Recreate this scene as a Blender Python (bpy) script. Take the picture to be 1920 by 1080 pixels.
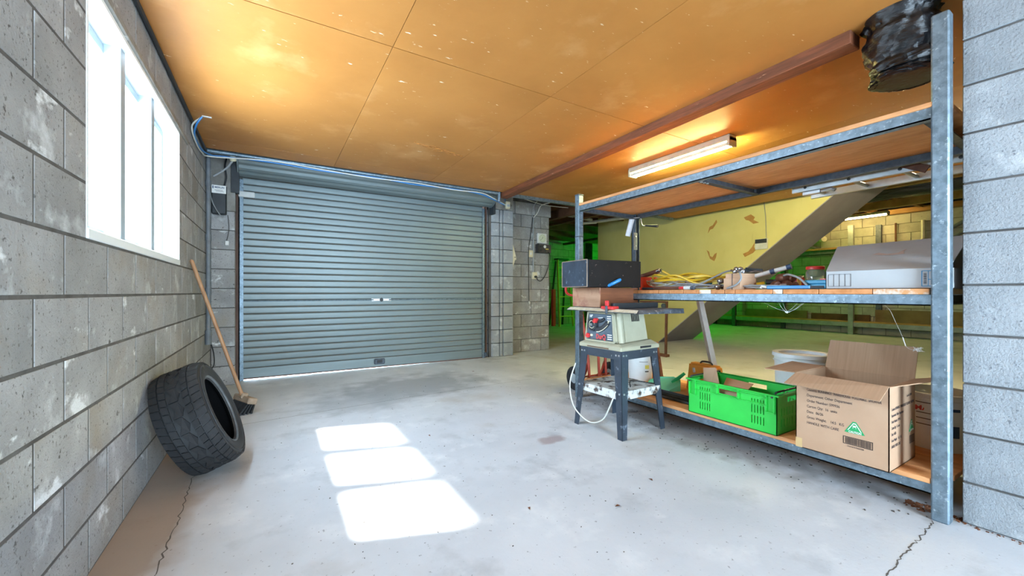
import bpy, bmesh, math, random
from mathutils import Vector, Matrix
random.seed(7)
for o in list(bpy.data.objects): bpy.data.objects.remove(o)
S = bpy.context.scene
COL = S.collection
PI = math.pi

# ------------------------------------------------------------------ camera
cam = bpy.data.cameras.new('camera'); cam_o = bpy.data.objects.new('camera', cam); COL.objects.link(cam_o)
cam.sensor_width = 36.0; cam.lens = 36.0 * 745.0 / 1920.0
cam.shift_y = 8.0 / 1920.0
cam.clip_start = 0.02; cam.clip_end = 200
cam_o.location = (0, 0, 1.013)
cam_o.rotation_euler = (PI / 2, 0, -math.atan(450.0 / 745.0))
S.camera = cam_o

# ------------------------------------------------------------------ world, sun, daylight
w = bpy.data.worlds.new('sky'); S.world = w; w.use_nodes = True
bg = w.node_tree.nodes['Background']
bg.inputs[0].default_value = (0.62, 0.82, 1.0, 1); bg.inputs[1].default_value = 15.0
sun = bpy.data.lights.new('sun', 'SUN'); sun.energy = 14.0; sun.angle = math.radians(3.0); sun.color = (1.0, 0.97, 0.92)
sun_o = bpy.data.objects.new('sun', sun); COL.objects.link(sun_o)
sun_o.rotation_euler = Vector((0.70, -0.225, -1.0)).to_track_quat('-Z', 'Y').to_euler()
def portal(loc, rot, sx, sy):
    l = bpy.data.lights.new('window_portal', 'AREA'); l.shape = 'RECTANGLE'; l.size = sx; l.size_y = sy; l.cycles.is_portal = True
    o = bpy.data.objects.new('window_portal', l); COL.objects.link(o); o.location = loc; o.rotation_euler = rot
portal((-0.80, 2.81, 1.69), (0, -PI / 2, 0), 0.95, 1.7)
portal((1.1, -2.85, 1.05), (PI / 2, 0, 0), 1.6, 2.1)  # sampling portal for the added doorway behind the camera
S.view_settings.view_transform = 'Standard'; S.view_settings.look = 'None'
S.view_settings.gamma = 1.0; S.view_settings.use_curve_mapping = False
S.view_settings.exposure = 1.55

# ------------------------------------------------------------------ helpers
def lin(h):
    if isinstance(h, str):
        h = h.lstrip('#'); c = [int(h[i:i + 2], 16) / 255 for i in (0, 2, 4)]
        return tuple((x / 12.92 if x <= 0.04045 else ((x + 0.055) / 1.055) ** 2.4) for x in c) + (1,)
    return tuple(h) + (1,)
MATS = {}
def mat(name, col, col2=None, scale=6, lo=0.35, hi=0.65, rough=0.6, metal=0, bump=0, bscale=40, coords='Object',
        stretch=(1, 1, 1), rnd=0.0, layers=(), spec=0.5, emit=None, trans=0):
    """Principled material; noise mix col/col2, then stacked noise layers (colour, scale, lo, hi, stretch)."""
    m = bpy.data.materials.new(name); m.use_nodes = True; MATS[name] = m
    t = m.node_tree; N = t.nodes; L = t.links; b = N['Principled BSDF']
    b.inputs['Roughness'].default_value = rough; b.inputs['Metallic'].default_value = metal
    b.inputs['Specular IOR Level'].default_value = spec
    if trans: b.inputs['Transmission Weight'].default_value = trans
    if coords == 'World':
        src = N.new('ShaderNodeNewGeometry').outputs['Position']
    else:
        src = N.new('ShaderNodeTexCoord').outputs['Object']
    oi = N.new('ShaderNodeObjectInfo')
    if rnd or coords == 'Block':
        add = N.new('ShaderNodeVectorMath'); add.operation = 'MULTIPLY_ADD'
        comb = N.new('ShaderNodeCombineXYZ')
        for k in range(3): L.new(oi.outputs['Random'], comb.inputs[k])
        L.new(comb.outputs[0], add.inputs[0]); add.inputs[1].default_value = (37, 91, 53); L.new(src, add.inputs[2])
        src = add.outputs[0]
    def noise(sc, st, detail=6, r=0.6):
        mp = N.new('ShaderNodeMapping'); mp.inputs['Scale'].default_value = st; L.new(src, mp.inputs[0])
        n = N.new('ShaderNodeTexNoise'); n.inputs['Scale'].default_value = sc; n.inputs['Detail'].default_value = detail
        n.inputs['Roughness'].default_value = r; L.new(mp.outputs[0], n.inputs[0]); return n.outputs[0]
    def ramp(x, a, c):
        mr = N.new('ShaderNodeMapRange'); mr.inputs[1].default_value = a; mr.inputs[2].default_value = c; L.new(x, mr.inputs[0]); return mr.outputs[0]
    def mix(f, a, c):
        mx = N.new('ShaderNodeMix'); mx.data_type = 'RGBA'
        L.new(f, mx.inputs[0])
        if isinstance(a, tuple): mx.inputs[6].default_value = a
        else: L.new(a, mx.inputs[6])
        mx.inputs[7].default_value = c; return mx.outputs[2]
    cur = lin(col)
    if col2: cur = mix(ramp(noise(scale, stretch), lo, hi), cur, lin(col2))
    for ly in layers:
        c, sc, a, d = ly[:4]; st = ly[4] if len(ly) > 4 else (1, 1, 1)
        cur = mix(ramp(noise(sc, st), a, d), cur, lin(c))
    if rnd:
        hs = N.new('ShaderNodeHueSaturation'); mr = N.new('ShaderNodeMapRange'); L.new(oi.outputs['Random'], mr.inputs[0])
        mr.inputs[3].default_value = 1 - rnd; mr.inputs[4].default_value = 1 + rnd; L.new(mr.outputs[0], hs.inputs['Value'])
        if isinstance(cur, tuple): hs.inputs['Color'].default_value = cur
        else: L.new(cur, hs.inputs['Color'])
        cur = hs.outputs[0]
    if isinstance(cur, tuple): b.inputs['Base Color'].default_value = cur
    else: L.new(cur, b.inputs['Base Color'])
    if emit:
        b.inputs['Emission Color'].default_value = lin(emit[0]); b.inputs['Emission Strength'].default_value = emit[1]
    if bump:
        bp = N.new('ShaderNodeBump'); bp.inputs['Strength'].default_value = bump; bp.inputs['Distance'].default_value = 0.01
        L.new(noise(bscale, stretch, 8, 0.65), bp.inputs['Height']); L.new(bp.outputs[0], b.inputs['Normal'])
    return m

def rotm(rx=0, ry=0, rz=0):
    return Matrix.Rotation(rz, 3, 'Z') @ Matrix.Rotation(ry, 3, 'Y') @ Matrix.Rotation(rx, 3, 'X')
FR = {}
class MB:
    def __init__(s): s.v = []; s.f = []
    def add(s, vs, fs, m=None, c=(0, 0, 0)):
        n = len(s.v); c = Vector(c)
        for p in vs:
            p = Vector(p)
            if m is not None: p = m @ p
            s.v.append(p + c)
        s.f += [tuple(i + n for i in f) for f in fs]; return s
    def box(s, x0, x1, y0, y1, z0, z1):
        return s.add([(x0, y0, z0), (x1, y0, z0), (x1, y1, z0), (x0, y1, z0), (x0, y0, z1), (x1, y0, z1), (x1, y1, z1), (x0, y1, z1)],
                     [(3, 2, 1, 0), (4, 5, 6, 7), (0, 1, 5, 4), (1, 2, 6, 5), (2, 3, 7, 6), (3, 0, 4, 7)])
    def obox(s, c, size, m=None):
        x, y, z = [a / 2 for a in size]; t = MB().box(-x, x, -y, y, -z, z); return s.add(t.v, t.f, m, c)
    def bar(s, a, b, wd, ht, up=(0, 0, 1)):
        a, b = Vector(a), Vector(b); d = b - a; l = d.length; d.normalize(); up = Vector(up)
        if abs(d.dot(up)) > 0.98: up = Vector((0, 1, 0))
        sx = d.cross(up).normalized(); uz = sx.cross(d)
        m = Matrix((sx, d, uz)).transposed(); return s.obox((a + b) / 2, (wd, l, ht), m)
    def tube(s, pts, r, n=8, radii=None, caps=True, closed=False):
        pts = [Vector(p) for p in pts]; k = len(pts); base = len(s.v)
        u = None
        for i, p in enumerate(pts):
            if closed: d = pts[(i + 1) % k] - pts[i - 1]
            else: d = pts[min(i + 1, k - 1)] - pts[max(i - 1, 0)]
            if d.length < 1e-9: d = Vector((0, 0, 1))
            d.normalize()
            if u is None:
                u = d.cross(Vector((0, 0, 1)))
                if u.length < 0.05: u = d.cross(Vector((0, 1, 0)))
            u = (u - d * u.dot(d))
            if u.length < 1e-6: u = d.cross(Vector((1, 0, 0)))
            u.normalize(); q = d.cross(u); rr = radii[i] if radii else r
            for j in range(n):
                a = 2 * PI * j / n; s.v.append(p + u * math.cos(a) * rr + q * math.sin(a) * rr)
        for i in range(k if closed else k - 1):
            for j in range(n):
                a = base + i * n + j; b_ = base + i * n + (j + 1) % n; i2 = (i + 1) % k
                c_ = base + i2 * n + (j + 1) % n; d_ = base + i2 * n + j
                s.f.append((a, b_, c_, d_))
        if caps and not closed:
            s.f.append(tuple(base + j for j in reversed(range(n)))); s.f.append(tuple(base + (k - 1) * n + j for j in range(n)))
        return s
    def lathe(s, prof, n=24, m=None, c=(0, 0, 0), closed=False, caps=True):
        vs = []; fs = []; k = len(prof)
        for r, z in prof:
            for j in range(n):
                a = 2 * PI * j / n; vs.append((r * math.cos(a), r * math.sin(a), z))
        for i in range(k if closed else k - 1):
            for j in range(n):
                i2 = (i + 1) % k
                fs.append((i * n + j, i * n + (j + 1) % n, i2 * n + (j + 1) % n, i2 * n + j))
        if not closed and caps:
            if prof[0][0] > 1e-6: fs.append(tuple(reversed(range(n))))
            if prof[-1][0] > 1e-6: fs.append(tuple((k - 1) * n + j for j in range(n)))
        return s.add(vs, fs, m, c)
    def prism(s, poly, axis, a0, a1):
        k = len(poly); vs = []
        for a in (a0, a1):
            for p, q in poly:
                vs.append({'X': (a, p, q), 'Y': (p, a, q), 'Z': (p, q, a)}[axis])
        fs = [tuple(range(k)), tuple(reversed(range(k, 2 * k)))] + [(i, i + k, (i + 1) % k + k, (i + 1) % k) for i in range(k)]
        return s.add(vs, fs)
    def build(s, name, m, parent=None, smooth=False, bevel=0, local=False, loc=None, rot=None, seg=1):
        me = bpy.data.meshes.new(name)
        off = Vector((0, 0, 0))
        if parent is not None and not local: off = FR[parent.name]
        if parent is None and loc is not None and not local: off = Vector(loc)
        bm = bmesh.new(); vv = [bm.verts.new(v - off) for v in s.v]
        for f in s.f:
            try: bm.faces.new([vv[i] for i in f])
            except ValueError: pass
        bmesh.ops.remove_doubles(bm, verts=bm.verts, dist=1e-6)
        bmesh.ops.recalc_face_normals(bm, faces=bm.faces)
        if bevel:
            ed = [e for e in bm.edges if len(e.link_faces) == 2 and e.calc_face_angle(0) > 0.6]
            bmesh.ops.bevel(bm, geom=ed, offset=bevel, segments=seg, affect='EDGES', clamp_overlap=True)
        if smooth:
            for f in bm.faces: f.smooth = True
            for e in bm.edges:
                if len(e.link_faces) == 2 and e.calc_face_angle(0) > 0.7: e.smooth = False
        bm.to_mesh(me); bm.free()
        o = bpy.data.objects.new(name, me); COL.objects.link(o); me.materials.append(MATS[m])
        if parent is not None: o.parent = parent; FR[o.name] = FR[parent.name]
        else:
            FR[o.name] = Vector(loc) if loc is not None else Vector((0, 0, 0))
            if loc is not None: o.location = loc
            if rot is not None: o.rotation_euler = rot
        return o
def tag(o, label=None, cat=None, group=None, kind=None):
    if label: o['label'] = label
    if cat: o['category'] = cat
    if group: o['group'] = group
    if kind: o['kind'] = kind
    return o
def thing(name, label, cat, loc=(0, 0, 0), rot=(0, 0, 0), group=None, kind=None):
    o = bpy.data.objects.new(name, None); COL.objects.link(o); o.location = loc; o.rotation_euler = rot; o.empty_display_size = 0.05
    FR[o.name] = Vector(loc); return tag(o, label, cat, group, kind)
def B(x0, x1, y0, y1, z0, z1): return MB().box(x0, x1, y0, y1, z0, z1)
def text(name, body, size, org, xd, yd, m, parent, world=True, bold=0.0, sx=1.0, align='LEFT'):
    cu = bpy.data.curves.new(name, 'FONT'); cu.body = body; cu.size = size; cu.extrude = 0.0002; cu.offset = bold; cu.align_x = align
    cu.resolution_u = 3
    t = bpy.data.objects.new('t', cu); COL.objects.link(t); bpy.context.view_layer.update()
    me = bpy.data.meshes.new_from_object(t); bpy.data.objects.remove(t)
    xd, yd = Vector(xd).normalized(), Vector(yd).normalized(); nd = xd.cross(yd)
    R = Matrix((xd, yd, nd)).transposed(); off = FR[parent.name] if world else Vector((0, 0, 0)); org = Vector(org)
    for v in me.vertices: p = v.co.copy(); p.x *= sx; v.co = R @ p + org - off
    me.materials.clear(); me.materials.append(MATS[m]); me.name = name
    o = bpy.data.objects.new(name, me); COL.objects.link(o); o.parent = parent; FR[o.name] = FR[parent.name]; return o
def curve_pts(ctrl, n=8, closed=False):
    P = [Vector(p) for p in ctrl]; out = []; k = len(P)
    for i in range(k if closed else k - 1):
        if closed: p0, p1, p2, p3 = P[i - 1], P[i], P[(i + 1) % k], P[(i + 2) % k]
        else: p0, p1, p2, p3 = P[max(i - 1, 0)], P[i], P[i + 1], P[min(i + 2, k - 1)]
        for j in range(n):
            t = j / n
            out.append(0.5 * ((2 * p1) + (p2 - p0) * t + (2 * p0 - 5 * p1 + 4 * p2 - p3) * t * t + (3 * p1 - p0 - 3 * p2 + p3) * t ** 3))
    if not closed: out.append(P[-1])
    return out
def cable(name, ctrl, r, m, parent=None, n=8, sides=6, label=None, cat='cable', group=None):
    o = MB().tube(curve_pts(ctrl, n), r, sides).build(name, m, parent, smooth=True, loc=None if parent is not None else ctrl[0])
    if parent is None: tag(o, label, cat, group)
    return o

# ------------------------------------------------------------------ materials
mat('block', '#a0a0a0', '#8b8b8b', 4, rough=0.9, bump=0.7, bscale=110, coords='Block', rnd=0.09,
    layers=[('#918a80', 2.2, 0.55, 0.75), ('#6a6865', 90, 0.60, 0.66), ('#5a5856', 35, 0.64, 0.69), ('#bfc2c4', 5, 0.58, 0.70), ('#d3d6d8', 3.4, 0.635, 0.68, (1, 1, 1.6))], spec=0.2)
mat('block_pale', '#a3a7aa', '#91969a', 4, rough=0.9, bump=0.8, bscale=90, coords='Block', rnd=0.05,
    layers=[('#7f8488', 110, 0.59, 0.66), ('#70757a', 45, 0.63, 0.69), ('#c4c8ca', 6, 0.58, 0.72)], spec=0.2)
mat('block_far', '#adaa9e', '#98968b', 4, rough=0.9, bump=0.3, bscale=50, coords='Block', rnd=0.07,
    layers=[('#77756d', 30, 0.64, 0.72)], spec=0.2)
mat('mortar', '#646260', '#504e4c', 9, rough=0.95, bump=0.5, bscale=50, coords='World', spec=0.1)
mat('plaster', '#94938e', '#7c7872', 6, rough=0.9, bump=0.5, bscale=40, layers=[('#4f4a46', 4, 0.6, 0.75), ('#c4c6c6', 9, 0.66, 0.74)], spec=0.2)
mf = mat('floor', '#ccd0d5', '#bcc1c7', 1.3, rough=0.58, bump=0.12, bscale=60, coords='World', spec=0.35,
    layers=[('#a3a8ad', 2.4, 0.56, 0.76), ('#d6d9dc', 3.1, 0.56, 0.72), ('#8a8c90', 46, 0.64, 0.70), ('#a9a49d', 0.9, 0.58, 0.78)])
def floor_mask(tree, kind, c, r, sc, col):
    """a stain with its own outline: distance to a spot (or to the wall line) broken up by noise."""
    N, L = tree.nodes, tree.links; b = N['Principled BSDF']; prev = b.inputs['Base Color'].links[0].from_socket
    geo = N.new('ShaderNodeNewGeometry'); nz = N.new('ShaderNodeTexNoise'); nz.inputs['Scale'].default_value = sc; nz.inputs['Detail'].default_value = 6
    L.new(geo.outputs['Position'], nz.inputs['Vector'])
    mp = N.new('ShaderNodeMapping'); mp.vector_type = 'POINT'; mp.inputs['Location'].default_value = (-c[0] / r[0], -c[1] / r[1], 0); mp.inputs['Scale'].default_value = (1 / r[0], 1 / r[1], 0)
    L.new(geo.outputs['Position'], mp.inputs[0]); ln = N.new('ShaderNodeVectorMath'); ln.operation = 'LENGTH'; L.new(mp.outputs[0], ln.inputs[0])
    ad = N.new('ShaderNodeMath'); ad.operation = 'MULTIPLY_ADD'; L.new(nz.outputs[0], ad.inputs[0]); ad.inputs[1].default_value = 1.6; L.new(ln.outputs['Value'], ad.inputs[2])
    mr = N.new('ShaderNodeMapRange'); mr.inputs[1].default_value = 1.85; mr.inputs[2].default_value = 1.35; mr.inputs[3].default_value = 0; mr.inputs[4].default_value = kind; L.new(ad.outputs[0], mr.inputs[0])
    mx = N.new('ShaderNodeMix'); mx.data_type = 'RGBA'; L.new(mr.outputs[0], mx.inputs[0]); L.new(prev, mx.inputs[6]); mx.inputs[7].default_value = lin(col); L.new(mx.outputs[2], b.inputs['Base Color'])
floor_mask(mf.node_tree, 0.75, (1.35, 4.25), (0.95, 0.62), 4, '#8b9096')
floor_mask(mf.node_tree, 0.6, (0.75, 3.85), (0.6, 0.4), 6, '#9aa0a5')
floor_mask(mf.node_tree, 0.8, (-0.50, 2.6), (0.22, 2.6), 3, '#94806c')
floor_mask(mf.node_tree, 0.6, (1.65, 2.2), (0.12, 0.07), 8, '#8f7370')
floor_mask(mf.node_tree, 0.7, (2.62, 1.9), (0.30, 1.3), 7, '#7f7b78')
mat('ceiling_board', '#b57b3d', '#a97035', 1.6, rough=0.5, bump=0.04, bscale=30, coords='World', rnd=0.03, spec=0.35,
    layers=[('#c8935a', 2.2, 0.55, 0.78), ('#dcc3a0', 26, 0.685, 0.73, (0.6, 1.6, 1)), ('#ead9c0', 11, 0.69, 0.72, (0.8, 2.2, 1))])
mat('water_stain', '#8c5321', '#b0742f', 20, rough=0.6)
mat('timber', '#874b2c', '#63361c', 3, rough=0.7, bump=0.25, bscale=14, stretch=(14, 1, 14), layers=[('#4a2b1b', 2.5, 0.62, 0.8, (6, 1, 6)), ('#c99a75', 9, 0.68, 0.76, (4, 1, 4))])
mat('timber_dark', '#6b452a', '#4c2f1c', 3, rough=0.8, bump=0.3, bscale=14, rnd=0.15)
mat('timber_pale', '#b98d57', '#96703f', 3, rough=0.8, bump=0.2, bscale=14, rnd=0.1)
mat('timber_mid', '#7a6848', '#665539', 3, rough=0.85)
mat('jamb', '#5f473d', '#493730', 4, rough=0.8, layers=[('#332522', 9, 0.64, 0.72)])
mat('plank', '#c98a58', '#b3733f', 3, rough=0.65, bump=0.15, bscale=12, stretch=(2, 9, 9), rnd=0.12, layers=[('#8a5630', 2.4, 0.62, 0.8, (1, 6, 6))])
mat('plank_top', '#dca06c', '#c98a56', 3, rough=0.65, bump=0.15, bscale=12, stretch=(9, 2, 9), rnd=0.10)
mat('plank_white', '#d0c3b4', '#c98f5c', 14, 0.45, 0.55, rough=0.6, bump=0.1)
mat('galv', '#7d8f9c', '#65757f', 30, 0.4, 0.62, rough=0.42, metal=0.55, layers=[('#aebdc8', 55, 0.6, 0.7), ('#55636c', 5, 0.6, 0.8)], spec=0.5)
mat('galv_dull', '#5d6670', '#474e56', 25, rough=0.55, metal=0.5)
mat('pipe_grey', '#6d747a', '#5b6167', 12, rough=0.55)
mat('door_steel', '#7a8688', '#6e7a7c', 2, rough=0.42, metal=0.25, stretch=(0.4, 1, 6), layers=[('#73706a', 5, 0.62, 0.8, (0.3, 1, 14)), ('#4a4a4a', 60, 0.73, 0.76)], spec=0.5)
mat('door_groove', '#55483c', '#3e342c', 5, rough=0.8)
mat('white_frame', '#dfe4e6', rough=0.4, spec=0.4)
mat('sash_white', '#98a3a9', rough=0.45, spec=0.4)
mat('white_plastic', '#d9dbd9', '#c7c9c6', 8, rough=0.45)
mat('cream_plastic', '#d8d0b4', '#c8bf9f', 8, rough=0.45)
mat('black_plastic', '#22262a', '#2c3135', 8, rough=0.5)
mat('black_rubber', '#212225', '#161719', 6, rough=0.75, bump=0.15, bscale=60, layers=[('#6f6d69', 14, 0.70, 0.78), ('#8b7258', 5, 0.74, 0.78)])
mat('rubber_side', '#2d2f31', '#202123', 6, rough=0.65, layers=[('#7c7668', 6, 0.66, 0.8)])
mat('rubber_bead', '#5d6366', '#42474a', 10, rough=0.45)
mat('tyre_hole_shade', '#0d0d0e', rough=1.0, spec=0.05)  # near-black, shade of the tyre's hollow put into the colour
mat('broom_wood', '#a9825f', '#90694a', 3, rough=0.55, stretch=(8, 8, 1))
mat('broom_head', '#a3907c', '#8a7663', 12, rough=0.8)
mat('bristle', '#1d1f22', rough=0.8)
mat('yellow_wall', '#d8cf8a', '#cdc37c', 1.2, rough=0.5, bump=0.05, bscale=20, layers=[('#b8ae6c', 5, 0.66, 0.85, (1, 5, 0.6))], coords='World', spec=0.4)
mat('soffit', '#a09ba6', '#938e98', 2, rough=0.8, coords='World')
mat('peel', '#b8894a', '#a87a3e', 14, rough=0.8)
mat('dark_void', '#201a15', rough=0.95)
mat('black_poly', '#0c0d0e', '#15161a', 5, rough=0.18, bump=1.0, bscale=11, stretch=(1, 1, 2.6), spec=0.7)
mat('tube_lit', '#ffffff', emit=('#f2f4a4', 165.0))
mat('tube_lit_added', '#ffffff', emit=('#ffeab4', 130.0))
mat('tube_lit_far', '#ffffff', emit=('#ffe190', 55.0))
mat('fitting', '#b9b6a8', '#a5a295', 8, rough=0.4)
mat('green_glow', '#30ff40', emit=('#08ff30', 115.0))
mat('glass_jar', '#e4eef0', rough=0.05, trans=0.92)
mat('red_plastic', '#d33a3a', '#bf2f30', 8, rough=0.4)
mat('orange_red', '#d8431f', '#c23a1a', 8, rough=0.5)
mat('hand_truck_red', '#b8442c', '#8f3522', 8, rough=0.55, layers=[('#5d4a40', 16, 0.66, 0.74)])
mat('saw_body', '#adaa93', '#9f9c86', 5, rough=0.5, layers=[('#8d6f55', 7, 0.70, 0.78)])
mat('saw_panel', '#3f4c5a', '#56636f', 12, rough=0.4, layers=[('#aab6be', 26, 0.66, 0.74)])
mat('saw_stand', '#3f4956', '#333b45', 6, rough=0.42, metal=0.2, layers=[('#8591a0', 16, 0.62, 0.74), ('#c7ccd2', 34, 0.70, 0.76), ('#8a5a44', 12, 0.71, 0.76)])
mat('saw_table', '#4b5560', '#6c7782', 14, 0.4, 0.6, rough=0.4, metal=0.5, layers=[('#d5d8d8', 20, 0.6, 0.72)])
mat('ruler_tape', '#c3b99a', '#d8d4c4', 40, rough=0.5)
mat('tray', '#d9dbd9', '#c9ccc9', 6, rough=0.5, layers=[('#4a3a33', 16, 0.50, 0.60), ('#7fae88', 3.5, 0.62, 0.75)])
mat('bolt', '#c7ccd0', rough=0.3, metal=0.8)
mat('black_wood', '#0f0c0b', '#171312', 9, rough=0.6, spec=0.25, layers=[('#7a6b60', 40, 0.67, 0.71)])
mat('black_scuffed_lit', '#222a35', '#323e4d', 9, rough=0.5, layers=[('#76879b', 24, 0.60, 0.72), ('#c3ccd6', 50, 0.70, 0.75)])  # scuffed black paint with bluish window light worked into the colour
mat('box_edge', '#9b8672', '#7f6a58', 12, rough=0.7)
mat('brown_wood', '#8a5334', '#6f4128', 3, rough=0.6, stretch=(1, 8, 8), layers=[('#4f2f22', 6, 0.66, 0.8), ('#c2b5a8', 5, 0.75, 0.78)])
mat('pine', '#b98f72', '#a87c5e', 3, rough=0.6, stretch=(8, 1, 8), layers=[('#8a453e', 6, 0.46, 0.66), ('#3c3134', 7, 0.70, 0.76, (1, 4, 0.6))])
mat('blue_plastic', '#2d86c4', '#2577b3', 8, rough=0.35)
mat('blue_bright', '#3aa6d6', '#2f93c4', 8, rough=0.4)
mat('blue_dark', '#2f4668', rough=0.5)
mat('blue_cable', '#2e7cc0', rough=0.4)
mat('yellow_cable', '#d6b02a', '#c29c20', 8, rough=0.45)
mat('white_cable', '#cfcfc6', rough=0.45)
mat('grey_cable', '#8d9193', rough=0.4)
mat('black_cable', '#25272a', rough=0.5)
mat('copper_brown', '#5d3a2c', '#7b4d3a', 14, rough=0.5, metal=0.3)
mat('chrome', '#c2c6ca', '#8d9196', 14, rough=0.2, metal=0.9)
mat('card', '#bd9a7d', '#b28e71', 2.5, rough=0.85, bump=0.08, bscale=25, layers=[('#a27d60', 4, 0.66, 0.85)])
mat('card_in', '#b08f72', '#a58467', 3, rough=0.85, stretch=(1, 30, 1))
mat('card_tape', '#c9a876', rough=0.4)
mat('ink', '#4a4244', rough=0.8)
mat('ink_dark', '#2b2728', rough=0.8)
mat('ink_green', '#27a05f', rough=0.7)
mat('ink_blue', '#3584b0', rough=0.7)
mat('ink_red', '#c64a4a', rough=0.7)
mat('ink_yellow', '#d8c95c', rough=0.7)
mat('ink_white', '#e8e8e4', rough=0.7)
mat('white_card', '#adb0b2', '#a1a4a6', 3, rough=0.7, layers=[('#b6aaa2', 8, 0.72, 0.76)])
mat('rust_smear', '#a58a7e', '#b8a79d', 20, rough=0.8)
mat('green_crate', '#2fc94a', '#29bd45', 6, rough=0.42, layers=[('#5fdf70', 9, 0.66, 0.78)])
mat('green_pan', '#86e6bd', '#72d8ac', 6, rough=0.5, layers=[('#a9dcc4', 9, 0.6, 0.72)])
mat('green_handle', '#2cc47c', rough=0.4)
mat('orange_bag', '#f8a840', '#ec9a34', 8, rough=0.5)
mat('pail', '#e2e6e7', '#d5dadb', 6, rough=0.45, layers=[('#a8aaa4', 9, 0.66, 0.78)])
mat('pail_grey', '#aab2b5', '#98a1a5', 8, rough=0.5)
mat('steel_black', '#606870', '#4a525b', 10, rough=0.4, metal=0.1)
mat('rust_brown', '#6a4433', '#523326', 12, rough=0.8)
mat('aluminium', '#b9bdc0', '#a5aaae', 10, rough=0.35, metal=0.7)
mat('aluminium_dull', '#8f9490', '#7d8280', 10, rough=0.5, metal=0.3)
mat('roller_nap', '#dcdee2', '#cfd2d8', 30, rough=0.95, bump=0.3, bscale=120)
mat('pipe_white', '#c6c5b5', '#b4b3a3', 8, rough=0.4)
mat('clock_face', '#c6cfb8', rough=0.4)
mat('meter_box', '#3b3838', '#4a4644', 10, rough=0.5)
mat('ladder_fibre', '#c8d04e', '#b5bd44', 6, rough=0.5)
mat('crack', '#5b5651', rough=0.95)
mat('leaf', '#7d4a2c', '#5f3a26', 20, rough=0.9, rnd=0.3)
mat('grit', '#57504a', '#3e3935', 20, rough=0.95)
mat('stain_grey', '#84888c', '#939699', 6, rough=0.6)
mat('web', '#dcdedd', rough=0.8)
mat('soil', '#4a3d35', rough=0.95)
mat('insulation', '#a79a82', '#8e816b', 6, rough=0.95)
g = bpy.data.materials.new('pane_glass'); g.use_nodes = True; MATS['pane_glass'] = g
t = g.node_tree; t.nodes.clear(); o_ = t.nodes.new('ShaderNodeOutputMaterial'); a_ = t.nodes.new('ShaderNodeBsdfTransparent'); b_ = t.nodes.new('ShaderNodeBsdfGlossy')
b_.inputs['Roughness'].default_value = 0.02; x_ = t.nodes.new('ShaderNodeMixShader'); x_.inputs[0].default_value = 0.05
t.links.new(a_.outputs[0], x_.inputs[1]); t.links.new(b_.outputs[0], x_.inputs[2]); t.links.new(x_.outputs[0], o_.inputs[0])

# ------------------------------------------------------------------ structure
XL = -0.563
def struct(o): o['kind'] = 'structure'; return o
floor = struct(MB().box(-1.6, 13.2, -2.8, 11.0, -0.15, 0.0).build('floor', 'floor'))

def block_mesh(axis, sgn, L, H, D, m, b=0.003, cache={}):
    key = (axis, sgn, round(L, 3), round(H, 3), D, m, b)
    if key in cache: return cache[key]
    l, h = L / 2, H / 2
    def P(u, z, d):                       # d: distance behind the face
        return (-sgn * d, u, z) if axis == 'X' else (u, -sgn * d, z)
    v = [P(-l, -h, D), P(l, -h, D), P(l, h, D), P(-l, h, D), P(-l, -h, b), P(l, -h, b), P(l, h, b), P(-l, h, b),
         P(-l + b, -h + b, 0), P(l - b, -h + b, 0), P(l - b, h - b, 0), P(-l + b, h - b, 0)]
    f = [(0, 1, 2, 3), (8, 9, 10, 11)] + [(i, (i + 1) % 4, (i + 1) % 4 + 4, i + 4) for i in range(4)] + [(i + 4, (i + 1) % 4 + 4, (i + 1) % 4 + 8, i + 8) for i in range(4)]
    me = bpy.data.meshes.new('concrete_block'); bm = bmesh.new(); vv = [bm.verts.new(p) for p in v]
    for q in f: bm.faces.new([vv[i] for i in q])
    bmesh.ops.recalc_face_normals(bm, faces=bm.faces); bm.to_mesh(me); bm.free(); me.materials.append(MATS[m]); cache[key] = me; return me
def blocks(wall, axis, sgn, face, u0, u1, zs, L, off, m, D=0.03, holes=(), joint=0.009, bev=0.003):
    """block courses on a wall plane; zs = joint heights, off = joint offsets per alternate course."""
    for k in range(len(zs) - 1):
        z0, z1 = zs[k], zs[k + 1]; o = off[k % len(off)]
        n0 = math.floor((u0 - o) / L); u = o + n0 * L; segs = []
        while u < u1:
            a, b = max(u, u0), min(u + L, u1)
            cut = [(a, b)]
            for (h0, h1, g0, g1) in holes:
                if z1 > g0 + 0.03 and z0 < g1 - 0.03:
                    nc = []
                    for (c, d) in cut:
                        if d <= h0 or c >= h1: nc.append((c, d))
                        else:
                            if c < h0: nc.append((c, h0))
                            if d > h1: nc.append((h1, d))
                    cut = nc
            segs += [(c, d, c > a + 1e-6 or False) for (c, d) in cut if d - c > 0.03]
            u += L
        for c, d, _ in segs:
            hz0, hz1 = z0, z1
            me = block_mesh(axis, sgn, d - c - joint, hz1 - hz0 - joint, D, m, bev)
            ob = bpy.data.objects.new('concrete_block', me); COL.objects.link(ob); ob.parent = wall
            jit = random.uniform(-0.0012, 0.0012) * bev / 0.003
            ob.location = ((face + jit, (c + d) / 2, (hz0 + hz1) / 2) if axis == 'X' else ((c + d) / 2, face + jit, (hz0 + hz1) / 2))

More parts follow.
